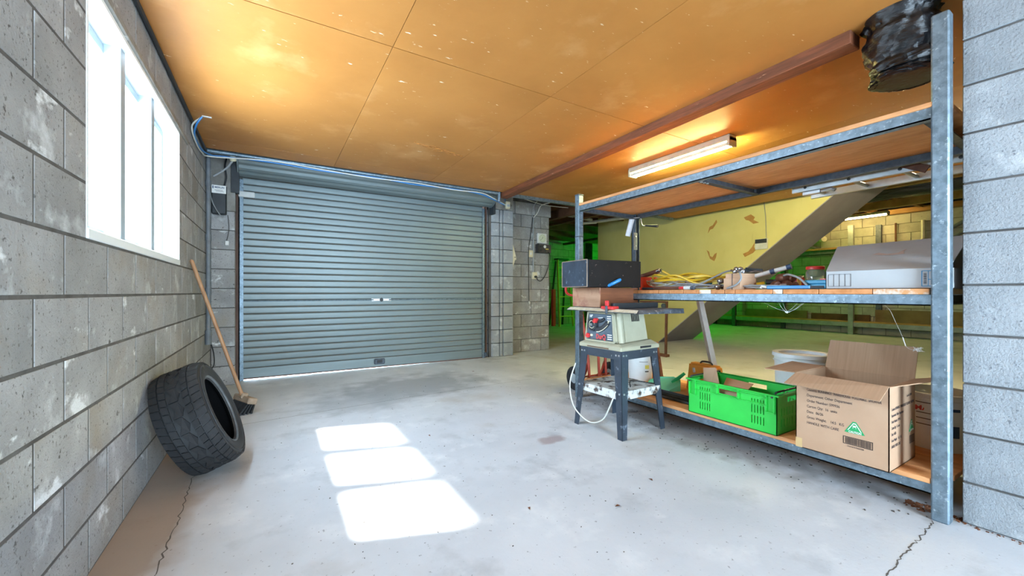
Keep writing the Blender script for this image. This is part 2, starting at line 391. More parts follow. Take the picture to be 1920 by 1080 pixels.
# left wall with the window opening
WY0, WY1, WZ0, WZ1 = 1.985, 3.63, 1.215, 2.185
wl = MB()
xf, xb = XL - 0.0016, XL - 0.20
for y0, y1, z0, z1 in [(-2.8, 5.9, -0.1, WZ0), (-2.8, 5.9, WZ1, 3.15), (-2.8, WY0, WZ0, WZ1), (WY1, 5.9, WZ0, WZ1)]:
    wl.box(xb, xf, y0, y1, z0, z1)
wall_left = struct(wl.build('wall_left', 'mortar'))
blocks(wall_left, 'X', 1, XL, 0.9, 5.3, [i * 0.2 for i in range(13)], 0.385, (1.62, 1.81), 'block', holes=[(WY0, WY1, 1.2, 2.2)], joint=0.012, bev=0.0008)

def window(name, y0, y1):
    wn = thing(name, None, None, (XL, (y0 + y1) / 2, 1.21), kind='structure')
    fx0, fx1 = XL - 0.13, XL - 0.085
    B(XL - 0.2, XL + 0.006, y0, y1, 1.205, 1.243).build('sill', 'white_frame', wn, bevel=0.003)
    B(XL - 0.2, XL + 0.002, y0, y1, 2.132, 2.15).build('head_reveal', 'white_frame', wn)
    B(XL - 0.2, XL + 0.002, y0, y0 + 0.012, 1.243, 2.132).build('jamb_reveal', 'white_frame', wn)
    B(XL - 0.2, XL + 0.002, y1 - 0.012, y1, 1.243, 2.132).build('jamb_reveal', 'white_frame', wn)
    MB().box(XL - 0.19, XL + 0.012, y0 - 0.02, y1 + 0.30, 2.15, 2.192).build('lintel_fill', 'plaster', wn, bevel=0.006)
    d = (y1 - y0 - 0.024) / 3; s0 = y0 + 0.012
    for i in range(3):
        a, b = s0 + i * d, s0 + (i + 1) * d
        fr = MB().box(fx0, fx1, a + 0.008, a + 0.045, 1.25, 2.125).box(fx0, fx1, b - 0.045, b - 0.008, 1.25, 2.125)
        fr.box(fx0, fx1, a + 0.045, b - 0.045, 1.25, 1.29).box(fx0, fx1, a + 0.045, b - 0.045, 2.085, 2.125)
        f = fr.build('sash_frame', 'sash_white', wn, bevel=0.002)
        B(fx0 + 0.018, fx0 + 0.023, a + 0.04, b - 0.04, 1.285, 2.09).build('pane', 'pane_glass', f)
        if i: B(XL - 0.16, XL - 0.028, a - 0.060, a + 0.004, 1.243, 2.132).build('mullion', 'sash_white', wn, bevel=0.002)
    return wn
window('window_1', WY0, WY1)

# back wall behind the camera, right wall, far walls, enclosure
struct(MB().box(XL - 0.2, 0.3, -2.8, -2.6, -0.1, 3.15).box(1.9, 13.2, -2.8, -2.6, -0.1, 3.15).box(0.3, 1.9, -2.8, -2.6, 2.1, 3.15).build('wall_front', 'plaster'))   # unseen open doorway added behind the camera to let in fill light
wr = struct(B(2.607, 2.80, -2.8, 0.468, -0.1, 3.15).build('wall_right', 'mortar'))
blocks(wr, 'X', -1, 2.60, -1.1, 0.476, [0.0, 0.181, 0.397, 0.614, 0.828, 1.045, 1.272, 1.49, 1.707, 1.918, 2.118, 2.30, 2.5], 0.385, (0.476, 0.476), 'block_pale', D=0.195)
wf = struct(B(12.31, 12.6, -2.8, 11, -0.1, 3.15).build('wall_far', 'mortar'))
FZ = [i * 0.215 for i in range(14)]
blocks(wf, 'X', -1, 12.30, 1.2, 9.3, FZ, 0.43, (0, 0.215), 'block_far', D=0.02)
wg = struct(MB().box(4.0, 12.4, 10.01, 10.3, -0.1, 3.15).box(8.92, 9.9, 9.71, 10.02, -0.1, 2.8).build('wall_rear', 'mortar'))
blocks(wg, 'Y', -1, 10.0, 6.6, 8.9, FZ, 0.43, (0, 0.215), 'block_far', D=0.02)
blocks(wg, 'Y', -1, 9.70, 8.91, 9.9, FZ, 0.43, (8.91, 8.695), 'block_far', D=0.02)
# door wall : left pier, right pier, short wall, lintel
wd = MB().box(XL - 0.05, -0.35, 5.305, 5.75, -0.1, 3.15).box(-0.36, 2.92, 5.62, 5.80, 2.22, 3.15).box(2.90, 3.32, 5.50, 5.75, -0.1, 3.15)
wd.box(3.32, 4.20, 5.705, 5.90, -0.1, 3.15).box(4.05, 4.20, 5.8, 10.1, -0.1, 3.15)
wall_back = struct(wd.build('wall_back', 'mortar'))
BZ = [i * 0.2108 for i in range(12)]
blocks(wall_back, 'Y', -1, 5.295, XL, -0.345, BZ[:10], 0.30, (XL, XL), 'block', D=0.1)
MB().box(XL, -0.345, 5.293, 5.4, BZ[9], 2.9).build('pier_render', 'plaster', wall_back)
MB().prism([(2.88, 5.72), (2.88, 5.58), (2.985, 5.468), (3.06, 5.455), (3.32, 5.455), (3.32, 5.72)], 'Z', BZ[11], 2.62).build('pier_cap', 'plaster', wall_back, bevel=0.01)
for k in range(11):
    z0, z1 = BZ[k] + 0.005, BZ[k + 1] - 0.005
    MB().prism([(2.86, 5.70), (2.86, 5.575), (2.965, 5.475), (3.065, 5.462), (3.065, 5.70)], 'Z', z0, z1).build('concrete_block', 'block_pale', wall_back, bevel=0.005)
    B(3.08, 3.13, 5.468, 5.7, z0, z1).build('concrete_block', 'block_pale', wall_back, bevel=0.004)
    B(3.138, 3.315, 5.455, 5.7, z0, z1).build('concrete_block', 'block_pale', wall_back, bevel=0.004)
WZs = [i * 0.2125 for i in range(13)]
blocks(wall_back, 'Y', -1, 5.695, 3.33, 4.21, WZs[:12], 0.41, (3.62, 3.415), 'block', D=0.19)
blocks(wall_back, 'Y', -1, 5.693, 3.33, 4.25, WZs[11:], 0.41, (3.5,), 'block', D=0.19)

# ceiling boards
ce = struct(B(XL, 6.5, -2.7, 4.78, 2.418, 2.44).build('ceiling', 'dark_void'))
xs = [XL + 0.02, 0.585, 1.69, 2.745, 3.95, 5.15, 6.5]; ys = [-2.6, 0.06, 2.272, 4.50, 4.78]
for i in range(6):
    for j in range(4):
        gx = 0.0015 if i < 5 else 0
        B(xs[i] + gx, xs[i + 1] - gx, ys[j] + 0.003, ys[j + 1] - (0.003 if j < 3 else 0), 2.40, 2.418).build('ceiling_board', 'ceiling_board', ce)
st = []
random.seed(3)
for k in range(15):
    a = k / 14; cx, cy = 1.13 + 0.52 * a, 3.62 + 0.10 * a + random.uniform(-0.03, 0.03)
    st.append((cx, cy))
wsm = MB()
for i in range(len(st)):
    r = random.uniform(0.03, 0.055) * (1 - abs(i - 7) / 10)
    wsm.tube([(st[i][0] + r * math.cos(q * 0.9), st[i][1] + 0.7 * r * math.sin(q * 0.9), 2.3995) for q in range(7)], 0.0022, 4, closed=True)
wsm.build('water_stain', 'water_stain', ce)
# nail heads along the joints
bmr = thing('ceiling_beam', 'reddish timber beam running along under the orange ceiling boards', 'beam', (2.7, 2.5, 2.33), kind='structure')
MB().add([(2.612, 0.87, 2.33), (2.732, 0.87, 2.33), (2.732, 0.87, 2.402), (2.612, 0.87, 2.402), (2.735, 4.86, 2.335), (2.855, 4.86, 2.335), (2.855, 4.86, 2.402), (2.735, 4.86, 2.402)],
         [(0, 1, 2, 3), (4, 5, 6, 7), (0, 1, 5, 4), (1, 2, 6, 5), (2, 3, 7, 6), (3, 0, 4, 7)]).build('beam', 'timber', bmr, bevel=0.004)
# upper floor slab closing everything, joists in the open part
struct(B(-1.0, 13.2, -2.8, 5.85, 3.1, 3.2).build('upper_floor', 'timber_dark'))['kind'] = 'structure'
struct(B(4.0, 13.2, 5.85, 11, 3.1, 3.2).build('upper_floor', 'timber_dark'))
jo = thing('floor_joists', 'rough timber joists and packing under the upper floor beyond the ceiling boards', 'joists', (6, 6, 2.6), kind='structure')
for y in (4.95, 5.45, 6.3, 7.2, 8.1, 9.0, 9.7):
    B(-0.5 if y < 5.0 else (3.0 if y < 5.5 else 4.25), 12.2, y - 0.025, y + 0.025, 2.60 if y > 5.2 else 2.47, 3.1).build('joist', 'timber_dark', jo)
for x in (4.6, 5.4, 7.9):
    B(x - 0.05, x + 0.05, 4.8, 9.9, 2.40 if x < 5 else 2.5, 2.56).build('bearer', 'timber_dark', jo)
for y in (0.4, 1.2, 2.0, 2.8, 3.6):
    B(6.6, 12.25, y - 0.03, y + 0.03, 2.86, 3.1).build('joist', 'timber_pale', jo)
B(8.3, 8.42, 0.3, 3.0, 2.66, 2.86).build('bearer', 'timber_pale', jo)
B(10.6, 10.72, 0.3, 3.4, 2.72, 2.86).build('bearer', 'timber_pale', jo)
B(12.12, 12.3, 0.5, 9, 2.80, 2.90).build('wall_plate', 'timber_pale', jo)
MB().add([(9.4, 1.2, 2.84), (10.4, 1.3, 2.80), (10.5, 2.7, 2.85), (9.5, 2.6, 2.78), (9.4, 1.2, 2.86), (10.4, 1.3, 2.86), (10.5, 2.7, 2.87), (9.5, 2.6, 2.86)], [(0, 1, 2, 3), (4, 5, 6, 7), (0, 1, 5, 4), (1, 2, 6, 5), (2, 3, 7, 6), (3, 0, 4, 7)]).build('insulation_batt', 'insulation', jo)

# ------------------------------------------------------------------ roller door
door = thing('door_1', None, None, (1.24, 5.5, 0), kind='structure')
p = 0.0785
x0, x1 = -0.285, 2.785
me0 = None
for k in range(29):
    z = 0.135 + k * p
    if z > 2.34: break
    if me0 is None:
        prof = [(5.506, 0.0), (5.500, 0.005), (5.4955, 0.012), (5.494, 0.03), (5.493, 0.05), (5.4925, 0.066), (5.497, 0.0735), (5.506, p), (5.512, p), (5.512, 0.0)]
        ob = MB().prism([(a, z + b) for a, b in prof], 'X', x0, x1).build('slat', 'door_steel', door); me0 = ob.data; zz = z
        gq = B(x0 + 0.002, x1 - 0.002, 5.5015, 5.509, z - 0.004, z + 0.0035).build('slat_groove', 'door_groove', ob); mg = gq.data
    else:
        ob = bpy.data.objects.new('slat', me0); COL.objects.link(ob); ob.parent = door; ob.location = (0, 0, z - zz)
        gq = bpy.data.objects.new('slat_groove', mg); COL.objects.link(gq); gq.parent = ob
bt = MB().add([(x0, 5.490, 0.022), (x1, 5.490, 0.004), (x1, 5.518, 0.004), (x0, 5.518, 0.022), (x0, 5.490, 0.133), (x1, 5.490, 0.133), (x1, 5.518, 0.133), (x0, 5.518, 0.133)],
              [(0, 1, 2, 3), (4, 5, 6, 7), (0, 1, 5, 4), (1, 2, 6, 5), (2, 3, 7, 6), (3, 0, 4, 7)]).build('bottom_rail', 'door_steel', door)
MB().add([(x0, 5.48, 0.014), (x1, 5.48, 0.002), (x1, 5.52, 0.002), (x0, 5.52, 0.014), (x0, 5.48, 0.026), (x1, 5.48, 0.012), (x1, 5.52, 0.012), (x0, 5.52, 0.026)],
         [(0, 1, 2, 3), (4, 5, 6, 7), (0, 1, 5, 4), (1, 2, 6, 5), (2, 3, 7, 6), (3, 0, 4, 7)]).build('weather_strip', 'rust_brown', door)
# rolled curtain on its drum
dm = MB(); n = 40; R0 = 0.185; cyd, czd = 5.345, 2.50
prof = []
for i in range(n):
    a = 2 * PI * i / n; r = R0 + (0.006 if i % 3 else -0.004); prof.append((cyd + r * math.cos(a), czd + r * math.sin(a)))
dm.prism(prof, 'X', -0.31, 2.845).build('drum_roll', 'door_steel', door)
for xx in (-0.325, 2.846):
    MB().prism([(cyd + 0.2 * math.cos(2 * PI * i / 20), czd + 0.2 * math.sin(2 * PI * i / 20)) for i in range(20)], 'X', xx, xx + 0.012).build('drum_end', 'door_steel', door)
for xx, s_ in ((-0.325, 1), (2.775, -1)):
    MB().box(xx, xx + 0.045, 5.47, 5.482, 0, 2.3).box(xx, xx + 0.045, 5.522, 5.534, 0, 2.3).box(xx if s_ > 0 else xx + 0.035, xx + (0.01 if s_ > 0 else 0.045), 5.47, 5.534, 0, 2.3).build('guide_rail', 'galv', door)
lb = MB().tube([(x0 + 0.01, 5.482, 0.913), (1.16, 5.482, 0.913)], 0.008, 8).tube([(1.36, 5.482, 0.913), (x1 - 0.01, 5.482, 0.913)], 0.008, 8).build('lock_bar', 'galv', door)
lk = B(1.13, 1.39, 5.483, 5.492, 0.895, 0.93).build('lock_plate', 'bolt', door, bevel=0.003)
MB().lathe([(0.0, -0.02), (0.022, -0.02), (0.026, 0.0), (0.0, 0.0)], 8, rotm(rx=PI / 2), (1.26, 5.478, 0.913)).build('lock_knob', 'black_plastic', lk)
hb = MB().box(1.165, 1.305, 5.472, 5.492, 0.05, 0.125).build('pull_handle', 'galv_dull', door, bevel=0.015)
B(1.20, 1.27, 5.462, 5.473, 0.068, 0.106).build('handle_grip', 'black_plastic', hb, bevel=0.006)
MB().box(-0.33, -0.17, 5.452, 5.466, 2.10, 2.165).build('guide_bracket', 'white_plastic', door, bevel=0.008)
MB().box(2.80, 2.84, 5.44, 5.52, 0.02, 0.09).build('foot_bracket', 'galv_dull', door, bevel=0.01)
for xx in (-0.345, 2.822):
    B(xx - (0.0 if xx > 0 else 0.04), xx + (0.042 if xx > 0 else 0.018), 5.50 if xx > 0 else 5.40, 5.62, 0, 2.35).build('door_jamb', 'jamb', wall_back)
B(-0.38, -0.31, 5.26, 5.35, 2.10, 2.62).build('drum_bracket', 'black_plastic', door)
B(2.86, 2.90, 5.28, 5.40, 2.20, 2.62).build('drum_bracket', 'black_plastic', door)

# ------------------------------------------------------------------ staircase
sr = thing('staircase', 'boxed-in staircase with yellow painted side and sloping grey underside', 'staircase', (6.9, 6.0, 0), kind='structure')
Pw = [(7.085, 0), (5.37, 0), (1.53, 3.1), (7.085, 3.1)]
MB().prism(Pw, 'X', 6.70, 6.72).build('side_panel', 'yellow_wall', sr)
MB().prism([(5.37, 0), (5.35, 0.0), (1.51, 3.1), (1.53, 3.1)], 'X', 6.702, 7.81).build('soffit_panel', 'soffit', sr)
MB().prism(Pw, 'X', 7.79, 7.81).build('side_panel', 'yellow_wall', sr)
B(6.70, 7.81, 7.085, 7.10, 0, 3.1).build('end_panel', 'yellow_wall', sr)
def blob(cy, cz, pts, x=6.6985):
    return MB().prism([(cy + a * 0.8, cz + b * 0.8) for a, b in pts], 'X', x - 0.001, x + 0.0015)
for cy, cz, sh in [(4.21, 2.18, [(-0.10, 0.14), (-0.02, 0.03), (0.06, 0.0), (0.10, -0.14), (0.04, -0.06), (-0.02, -0.05), (-0.12, 0.08)]),
                   (3.54, 2.19, [(0.14, 0.08), (0.0, 0.12), (-0.08, 0.05), (-0.05, 0.0), (-0.16, -0.07), (-0.05, -0.08), (0.04, 0.0), (0.1, 0.02)]),
                   (4.20, 1.66, [(0.14, 0.14), (0.08, 0.10), (0.06, 0.0), (0.0, -0.03), (-0.05, 0.04), (-0.1, 0.06), (-0.08, -0.04), (-0.04, -0.12), (0.06, -0.06), (0.10, 0.04)]),
                   (3.54, 1.70, [(-0.08, 0.16), (-0.02, 0.06), (0.05, -0.02), (0.16, -0.06), (0.12, -0.13), (-0.04, -0.06), (-0.1, 0.0), (-0.06, 0.06)])]:
    blob(cy, cz, sh).build('peeled_patch', 'peel', sr)

# ------------------------------------------------------------------ fluorescent lights
def batten(loc, ln, label, lit, twin=True):
    t_ = thing('fluorescent_light', label, 'light', loc)
    x, y, z = loc
    B(x - 0.055, x + 0.055, y - ln / 2, y + ln / 2, z - 0.055, z).build('housing', 'fitting', t_, bevel=0.006)
    for s_ in (-1, 1):
        B(x - 0.06, x + 0.06, y + s_ * (ln / 2 - 0.012) - 0.012, y + s_ * (ln / 2 - 0.012) + 0.012, z - 0.10, z - 0.02).build('end_cap', 'fitting', t_, bevel=0.004)
    for dx in ((-0.035, 0.035) if twin else (0,)):
        MB().tube([(x + dx, y - ln / 2 + 0.03, z - 0.078), (x + dx, y + ln / 2 - 0.03, z - 0.078)], 0.014, 10).build('tube', lit if dx >= 0 or not twin else 'white_plastic', t_, smooth=True)
    return t_
batten((3.47, 2.56, 2.40), 1.15, 'twin-tube fluorescent batten light on the ceiling above the galvanised rack', 'tube_lit')
batten((5.25, 1.25, 2.40), 1.15, 'added unseen fluorescent light on the ceiling behind the top shelf of the rack', 'tube_lit_added', True)  # extra lamp put in out of view to brighten stair wall and far floor
fl2 = batten((11.55, 3.75, 2.80), 1.15, 'lit fluorescent light hanging in the back room below the staircase slope', 'tube_lit_far', False)
for yy in (3.2, 4.08): MB().tube([(11.55, yy, 2.79), (11.55, yy, 3.1)], 0.008, 6).build('hanger', 'galv_dull', fl2)
gl = thing('green_lamp', 'green globe lamp hanging behind the yellow staircase', 'lamp', (9.6, 7.6, 2.2))
MB().tube([(9.6, 7.6, 2.27), (9.6, 7.6, 3.1)], 0.006, 6).build('flex', 'black_cable', gl)
MB().lathe([(0.0, 0.10), (0.035, 0.10), (0.045, 0.04), (0.0, 0.03)], 14, None, (9.6, 7.6, 2.22)).build('lamp_holder', 'black_plastic', gl)
MB().lathe([(0.0, -0.11), (0.06, -0.09), (0.10, -0.03), (0.10, 0.02), (0.05, 0.07), (0.03, 0.08)], 16, None, (9.6, 7.6, 2.17)).build('globe', 'green_glow', gl, smooth=True)

# ------------------------------------------------------------------ shelving rack
rk = thing('storage_rack', 'galvanised steel storage rack with three timber shelves beside the block pier', 'rack', (2.9, 1.75, 0))
RX0, RX1, RY0, RY1 = 2.51, 3.36, 0.493, 2.985
def angle_post(x, y, z1, name='post', sx=1, sy=1):
    return B(x, x + 0.06, y, y + 0.058, 0, z1).build(name, 'galv', rk, bevel=0.006)
pn_ = angle_post(RX0, RY0, 2.243)
pl_ = angle_post(RX0 + 0.005, RY1 - 0.058, 1.95)
B(RX0 + 0.004, RX0 + 0.066, RY1 - 0.059, RY1 + 0.001, 1.949, 1.956).build('added_post_cap', 'galv_dull', pl_)  # dull cap added to keep the lamp-lit post top dark
B(RX0 + 0.003, RX0 + 0.067, RY1 - 0.06, RY1 + 0.002, 1.545, 1.552).build('post_joint', 'black_plastic', pl_)
B(RX1 - 0.06, RX1, RY0, RY0 + 0.058, 0, 1.95).build('post', 'galv_dull', rk, bevel=0.004)
bp = MB().box(RX1 - 0.06, RX1 - 0.052, RY1 - 0.058, RY1, 0, 1.86).box(RX1 - 0.06, RX1, RY1 - 0.008, RY1, 0, 1.86).box(RX1 - 0.008, RX1, RY1 - 0.058, RY1, 0, 1.86).build('post', 'galv_dull', rk)
bpl = B(RX1 - 0.105, RX1 - 0.05, RY1 - 0.072, RY1 - 0.058, 1.46, 1.64).build('splice_plate', 'steel_black', rk)
for z in (1.50, 1.60): MB().lathe([(0, 0.006), (0.009, 0.006), (0.009, 0), (0, 0)], 8, rotm(rx=PI / 2), (RX1 - 0.078, RY1 - 0.072, z)).build('bolt', 'bolt', bpl)
for zr in (0.110, 0.952, 1.788):
    h = 0.052 if zr > 1 else 0.05
    ff = 'galv'
    yend = RY1 - 0.06
    MB().box(RX0 + 0.012, RX0 + 0.018, RY0 + 0.058, yend, zr, zr + h).box(RX0 + 0.012, RX0 + 0.058, RY0 + 0.058, yend, zr, zr + 0.006).build('shelf_rail', ff, rk)
    MB().box(RX1 - 0.036, RX1 - 0.03, RY0 + 0.058, yend, zr, zr + h).box(RX1 - 0.07, RX1 - 0.03, RY0 + 0.058, yend, zr, zr + 0.006).build('shelf_rail', 'galv' if zr < 1.2 else 'galv_dull', rk)
    ycs = (RY0 + 0.09, 1.72, RY1 - 0.03) if zr > 1.2 else (RY0 + 0.09, RY1 - 0.03)
    for yc in ycs:
        MB().box(RX0 + 0.058, RX1 - 0.06, yc - 0.003, yc + 0.003, zr, zr + h - 0.004).box(RX0 + 0.058, RX1 - 0.06, yc - 0.04, yc, zr, zr + 0.006).build('cross_bar', 'galv_dull', rk)
for (yc, k) in ((1.72, 4),):
    for i in range(3):
        MB().lathe([(0, -0.006), (0.010, -0.006), (0.010, 0), (0, 0)], 8, None, (RX0 + 0.07 + i * 0.035, yc - 0.02, 1.788)).build('bolt', 'bolt', rk)
# boards
z = 1.840
for a, b in ((2.512, 2.72), (2.723, 2.93), (2.933, 3.14), (3.143, 3.335)):
    B(a, b, RY0 + 0.01, RY1 - 0.01 if a > 2.6 else RY1 - 0.062, z, z + 0.022).build('top_shelf_plank', 'plank_top', rk, bevel=0.002)
z = 1.003; edges = [0.556, 0.755, 0.98, 1.155, 1.21, 1.43, 1.50, 1.595, 1.68, 1.80, 1.92, 2.02, 2.22, 2.42, 2.62, 2.80, 2.92]
for i, (a, b) in enumerate(zip(edges[:-1], edges[1:])):
    B(2.520 + random.uniform(0, 0.004), 3.34, a + 0.0015, b - 0.0015, z, z + 0.027).build('mid_shelf_plank', 'plank_white' if i in (0, 3, 7) else 'plank', rk, bevel=0.002)
z = 0.157
for a, b in ((2.515, 2.64), (2.645, 2.86), (2.865, 3.08), (3.085, 3.34)):
    B(a, b, RY0 + 0.06 if a < 2.6 else RY0 + 0.01, RY1 - 0.062, z, z + 0.023).build('lower_shelf_plank', 'plank_top', rk, bevel=0.002)
ZL, ZM, ZT = 0.180, 1.030, 1.862

# ------------------------------------------------------------------ table saw on its stand
sw = thing('table_saw', 'beige bench table saw bolted on a splayed dark steel stand', 'table saw', (2.25, 2.14, 0))
foot = [(2.007, 2.387), (2.035, 1.92), (2.506, 1.944), (2.48, 2.41)]
top = [(2.04, 2.345), (2.06, 1.955), (2.455, 1.975), (2.435, 2.365)]
ZS = 0.602
sgn = [(1, -1), (1, 1), (-1, 1), (-1, -1)]
for (fx, fy), (tx, ty), (a, b) in zip(foot, top, sgn):
    lg = MB()
    for wd, ax in ((0.0, 0), (0.0, 1)):
        th = 0.004; wt, wb = 0.072, 0.045
        if ax == 0:
            v = [(fx, fy, 0), (fx + a * wb, fy, 0), (fx + a * wb, fy + b * th, 0), (fx, fy + b * th, 0), (tx, ty, ZS), (tx + a * wt, ty, ZS), (tx + a * wt, ty + b * th, ZS), (tx, ty + b * th, ZS)]
        else:
            v = [(fx, fy, 0), (fx + a * th, fy, 0), (fx + a * th, fy + b * wb, 0), (fx, fy + b * wb, 0), (tx, ty, ZS), (tx + a * th, ty, ZS), (tx + a * th, ty + b * wt, ZS), (tx, ty + b * wt, ZS)]
        lg.add(v, [(0, 1, 2, 3), (4, 5, 6, 7), (0, 1, 5, 4), (1, 2, 6, 5), (2, 3, 7, 6), (3, 0, 4, 7)])
    l_ = lg.build('leg', 'saw_stand', sw)
    for q, zz in ((0.018, ZS - 0.03), (0.045, ZS - 0.03), (0.02, 0.31)):
        f_ = zz / ZS; cx, cy = fx + (tx - fx) * f_, fy + (ty - fy) * f_
        MB().obox((cx - 0.003 * a, cy + b * q, zz), (0.006, 0.012, 0.012)).build('bolt', 'bolt', l_)
        MB().obox((cx + a * q, cy - 0.003 * b, zz), (0.012, 0.006, 0.012)).build('bolt', 'bolt', l_)
for i in range(4):
    (ax, ay), (bx, by) = top[i], top[(i + 1) % 4]
    MB().bar((ax, ay, ZS - 0.03), (bx, by, ZS - 0.03), 0.006, 0.06).build('apron', 'saw_stand', sw)
trz = 0.325
tr = MB().add([(2.03, 2.365, trz - 0.06), (2.053, 1.94, trz - 0.06), (2.475, 1.96, trz - 0.06), (2.455, 2.385, trz - 0.06), (2.03, 2.365, trz), (2.053, 1.94, trz), (2.475, 1.96, trz), (2.455, 2.385, trz)],
              [(0, 1, 2, 3), (4, 5, 6, 7), (0, 1, 5, 4), (1, 2, 6, 5), (2, 3, 7, 6), (3, 0, 4, 7)]).build('lower_tray', 'tray', sw, bevel=0.004)
# plastic body: flared base, tapered housing
MB().add([(2.03, 2.36, ZS), (2.05, 1.945, ZS), (2.47, 1.965, ZS), (2.445, 2.38, ZS), (2.03, 2.36, ZS + 0.028), (2.05, 1.945, ZS + 0.028), (2.47, 1.965, ZS + 0.028), (2.445, 2.38, ZS + 0.028),
          (2.06, 2.335, ZS + 0.045), (2.075, 1.99, ZS + 0.045), (2.43, 2.01, ZS + 0.06), (2.42, 2.35, ZS + 0.06)],
         [(0, 1, 2, 3), (0, 1, 5, 4), (1, 2, 6, 5), (2, 3, 7, 6), (3, 0, 4, 7), (4, 5, 9, 8), (5, 6, 10, 9), (6, 7, 11, 10), (7, 4, 8, 11), (8, 9, 10, 11)]).build('body_base', 'saw_body', sw, bevel=0.005)
MB().add([(2.06, 2.33, ZS + 0.05), (2.075, 2.0, ZS + 0.05), (2.42, 2.02, ZS + 0.05), (2.41, 2.34, ZS + 0.05), (2.075, 2.315, 0.868), (2.085, 2.03, 0.868), (2.40, 2.045, 0.868), (2.39, 2.33, 0.868)],
         [(0, 1, 2, 3), (4, 5, 6, 7), (0, 1, 5, 4), (1, 2, 6, 5), (2, 3, 7, 6), (3, 0, 4, 7)]).build('housing', 'saw_body', sw, bevel=0.012, seg=2)
MB().tube([(2.105, 1.995, ZS + 0.05), (2.11, 2.028, 0.868)], 0.02, 10).build('corner_rib', 'saw_body', sw, smooth=True)
MB().tube([(2.155, 2.0, ZS + 0.06), (2.155, 2.032, 0.868)], 0.006, 6).build('housing_seam', 'saw_body', sw)
for i in range(5):
    MB().bar((2.245 + i * 0.018, 2.0215 + i * 0.001, 0.80), (2.245 + i * 0.018, 2.0325 + i * 0.001, 0.855), 0.005, 0.006).build('vent_slot', 'black_plastic', sw)
MB().bar((2.25, 1.958, ZS + 0.018), (2.37, 1.964, ZS + 0.018), 0.012, 0.014).build('base_slot', 'black_plastic', sw)
MB().bar((2.036, 2.27, ZS + 0.01), (2.044, 2.06, ZS + 0.01), 0.008, 0.006).build('base_slot', 'rust_brown', sw)
# control panel on the face towards the window
def PP(u, v, d=0.0):  # u 0..1 left to right (far to near), v 0..1 up ; outward -X
    zb, zt = ZS + 0.062, 0.852
    z_ = zb + (zt - zb) * v; f_ = (z_ - ZS - 0.05) / (0.868 - ZS - 0.05)
    ya, yb = 2.325 + f_ * (2.312 - 2.325) - 0.025, 2.005 + f_ * (2.03 - 2.005) + 0.035
    xa, xb_ = 2.06 + f_ * 0.015, 2.075 + f_ * 0.01
    return Vector((xa + (xb_ - xa) * u - 0.004 - d, ya + (yb - ya) * u, z_))
MB().add([PP(0, 0), PP(1, 0), PP(1, 1), PP(0, 1), PP(0, 0, -0.02), PP(1, 0, -0.02), PP(1, 1, -0.02), PP(0, 1, -0.02)],
         [(0, 1, 2, 3), (4, 5, 6, 7), (0, 1, 5, 4), (1, 2, 6, 5), (2, 3, 7, 6), (3, 0, 4, 7)]).build('control_panel', 'saw_panel', sw)
fr_ = MB()
for (a, b) in (((-0.04, -0.05), (1.04, -0.05)), ((1.04, -0.05), (1.04, 1.05)), ((1.04, 1.05), (-0.04, 1.05)), ((-0.04, 1.05), (-0.04, -0.05))):
    fr_.bar(PP(*a), PP(*b), 0.012, 0.012, up=(-1, 0, 0))
fr_.build('panel_frame', 'saw_body', sw)
def ring(cu, cv, r, n=18, d=0.004): 
    c_ = PP(cu, cv, d); return [c_ + Vector((0, r * math.cos(2 * PI * i / n), r * math.sin(2 * PI * i / n))) for i in range(n)]
hw = MB().tube(ring(0.24, 0.58, 0.040, d=0.02), 0.007, 6, closed=True).build('hand_wheel', 'black_plastic', sw, smooth=True)
MB().tube(ring(0.24, 0.58, 0.028, d=0.021), 0.003, 5, closed=True).build('wheel_ring', 'ruler_tape', hw, smooth=True)
MB().tube([PP(0.24, 0.58, 0.0), PP(0.24, 0.58, 0.03)], 0.011, 8).build('wheel_hub', 'bolt', hw)
MB().bar(PP(0.24, 0.58, 0.022), PP(0.40, 0.55, 0.022), 0.012, 0.010, up=(-1, 0, 0)).build('crank', 'black_plastic', hw)
arc = [PP(0.42 + 0.44 * i / 10, 0.40 + 0.30 * (i / 10) ** 1.8, 0.008) for i in range(11)]
MB().tube(arc, 0.017, 8).build('tilt_slot', 'black_plastic', sw, smooth=True)
MB().tube([q + Vector((-0.004, 0, -0.018)) for q in arc] + [arc[-1] + Vector((-0.004, -0.012, 0.014))], 0.004, 6).build('tilt_scale', 'ruler_tape', sw, smooth=True)
MB().tube([PP(0.45 + 0.26 * i / 8, 0.70 + 0.13 * (i / 8) ** 1.6, 0.006) for i in range(9)], 0.010, 6).build('tilt_scale', 'black_plastic', sw, smooth=True)
MB().tube([PP(0.43 + 0.20 * i / 6, 0.84 + 0.03 * (i / 6), 0.004) for i in range(7)], 0.003, 6).build('tilt_scale', 'ink_white', sw)
MB().obox(PP(0.39, 0.74, 0.02), (0.04, 0.026, 0.036), rotm(rx=0.5)).build('lock_knob', 'red_plastic', sw, bevel=0.006)
MB().obox(PP(0.08, 0.13, 0.012), (0.03, 0.028, 0.03), rotm(rx=0.5)).build('power_switch', 'red_plastic', sw, bevel=0.005)
MB().tube([PP(0.20, 0.15, 0), PP(0.20, 0.15, 0.012)], 0.009, 8).build('reset_button', 'cream_plastic', sw)
text('brand_lettering', 'DurQ', 0.050, PP(0.37, 0.035, 0.002), (0, -1, 0), (0, 0, 1), 'ink_red', sw, bold=0.002, sx=0.8)
text('panel_lettering', '10"', 0.026, PP(0.04, 0.86, 0.002), (0, -1, 0), (0, 0, 1), 'ink_white', sw, bold=0.001)
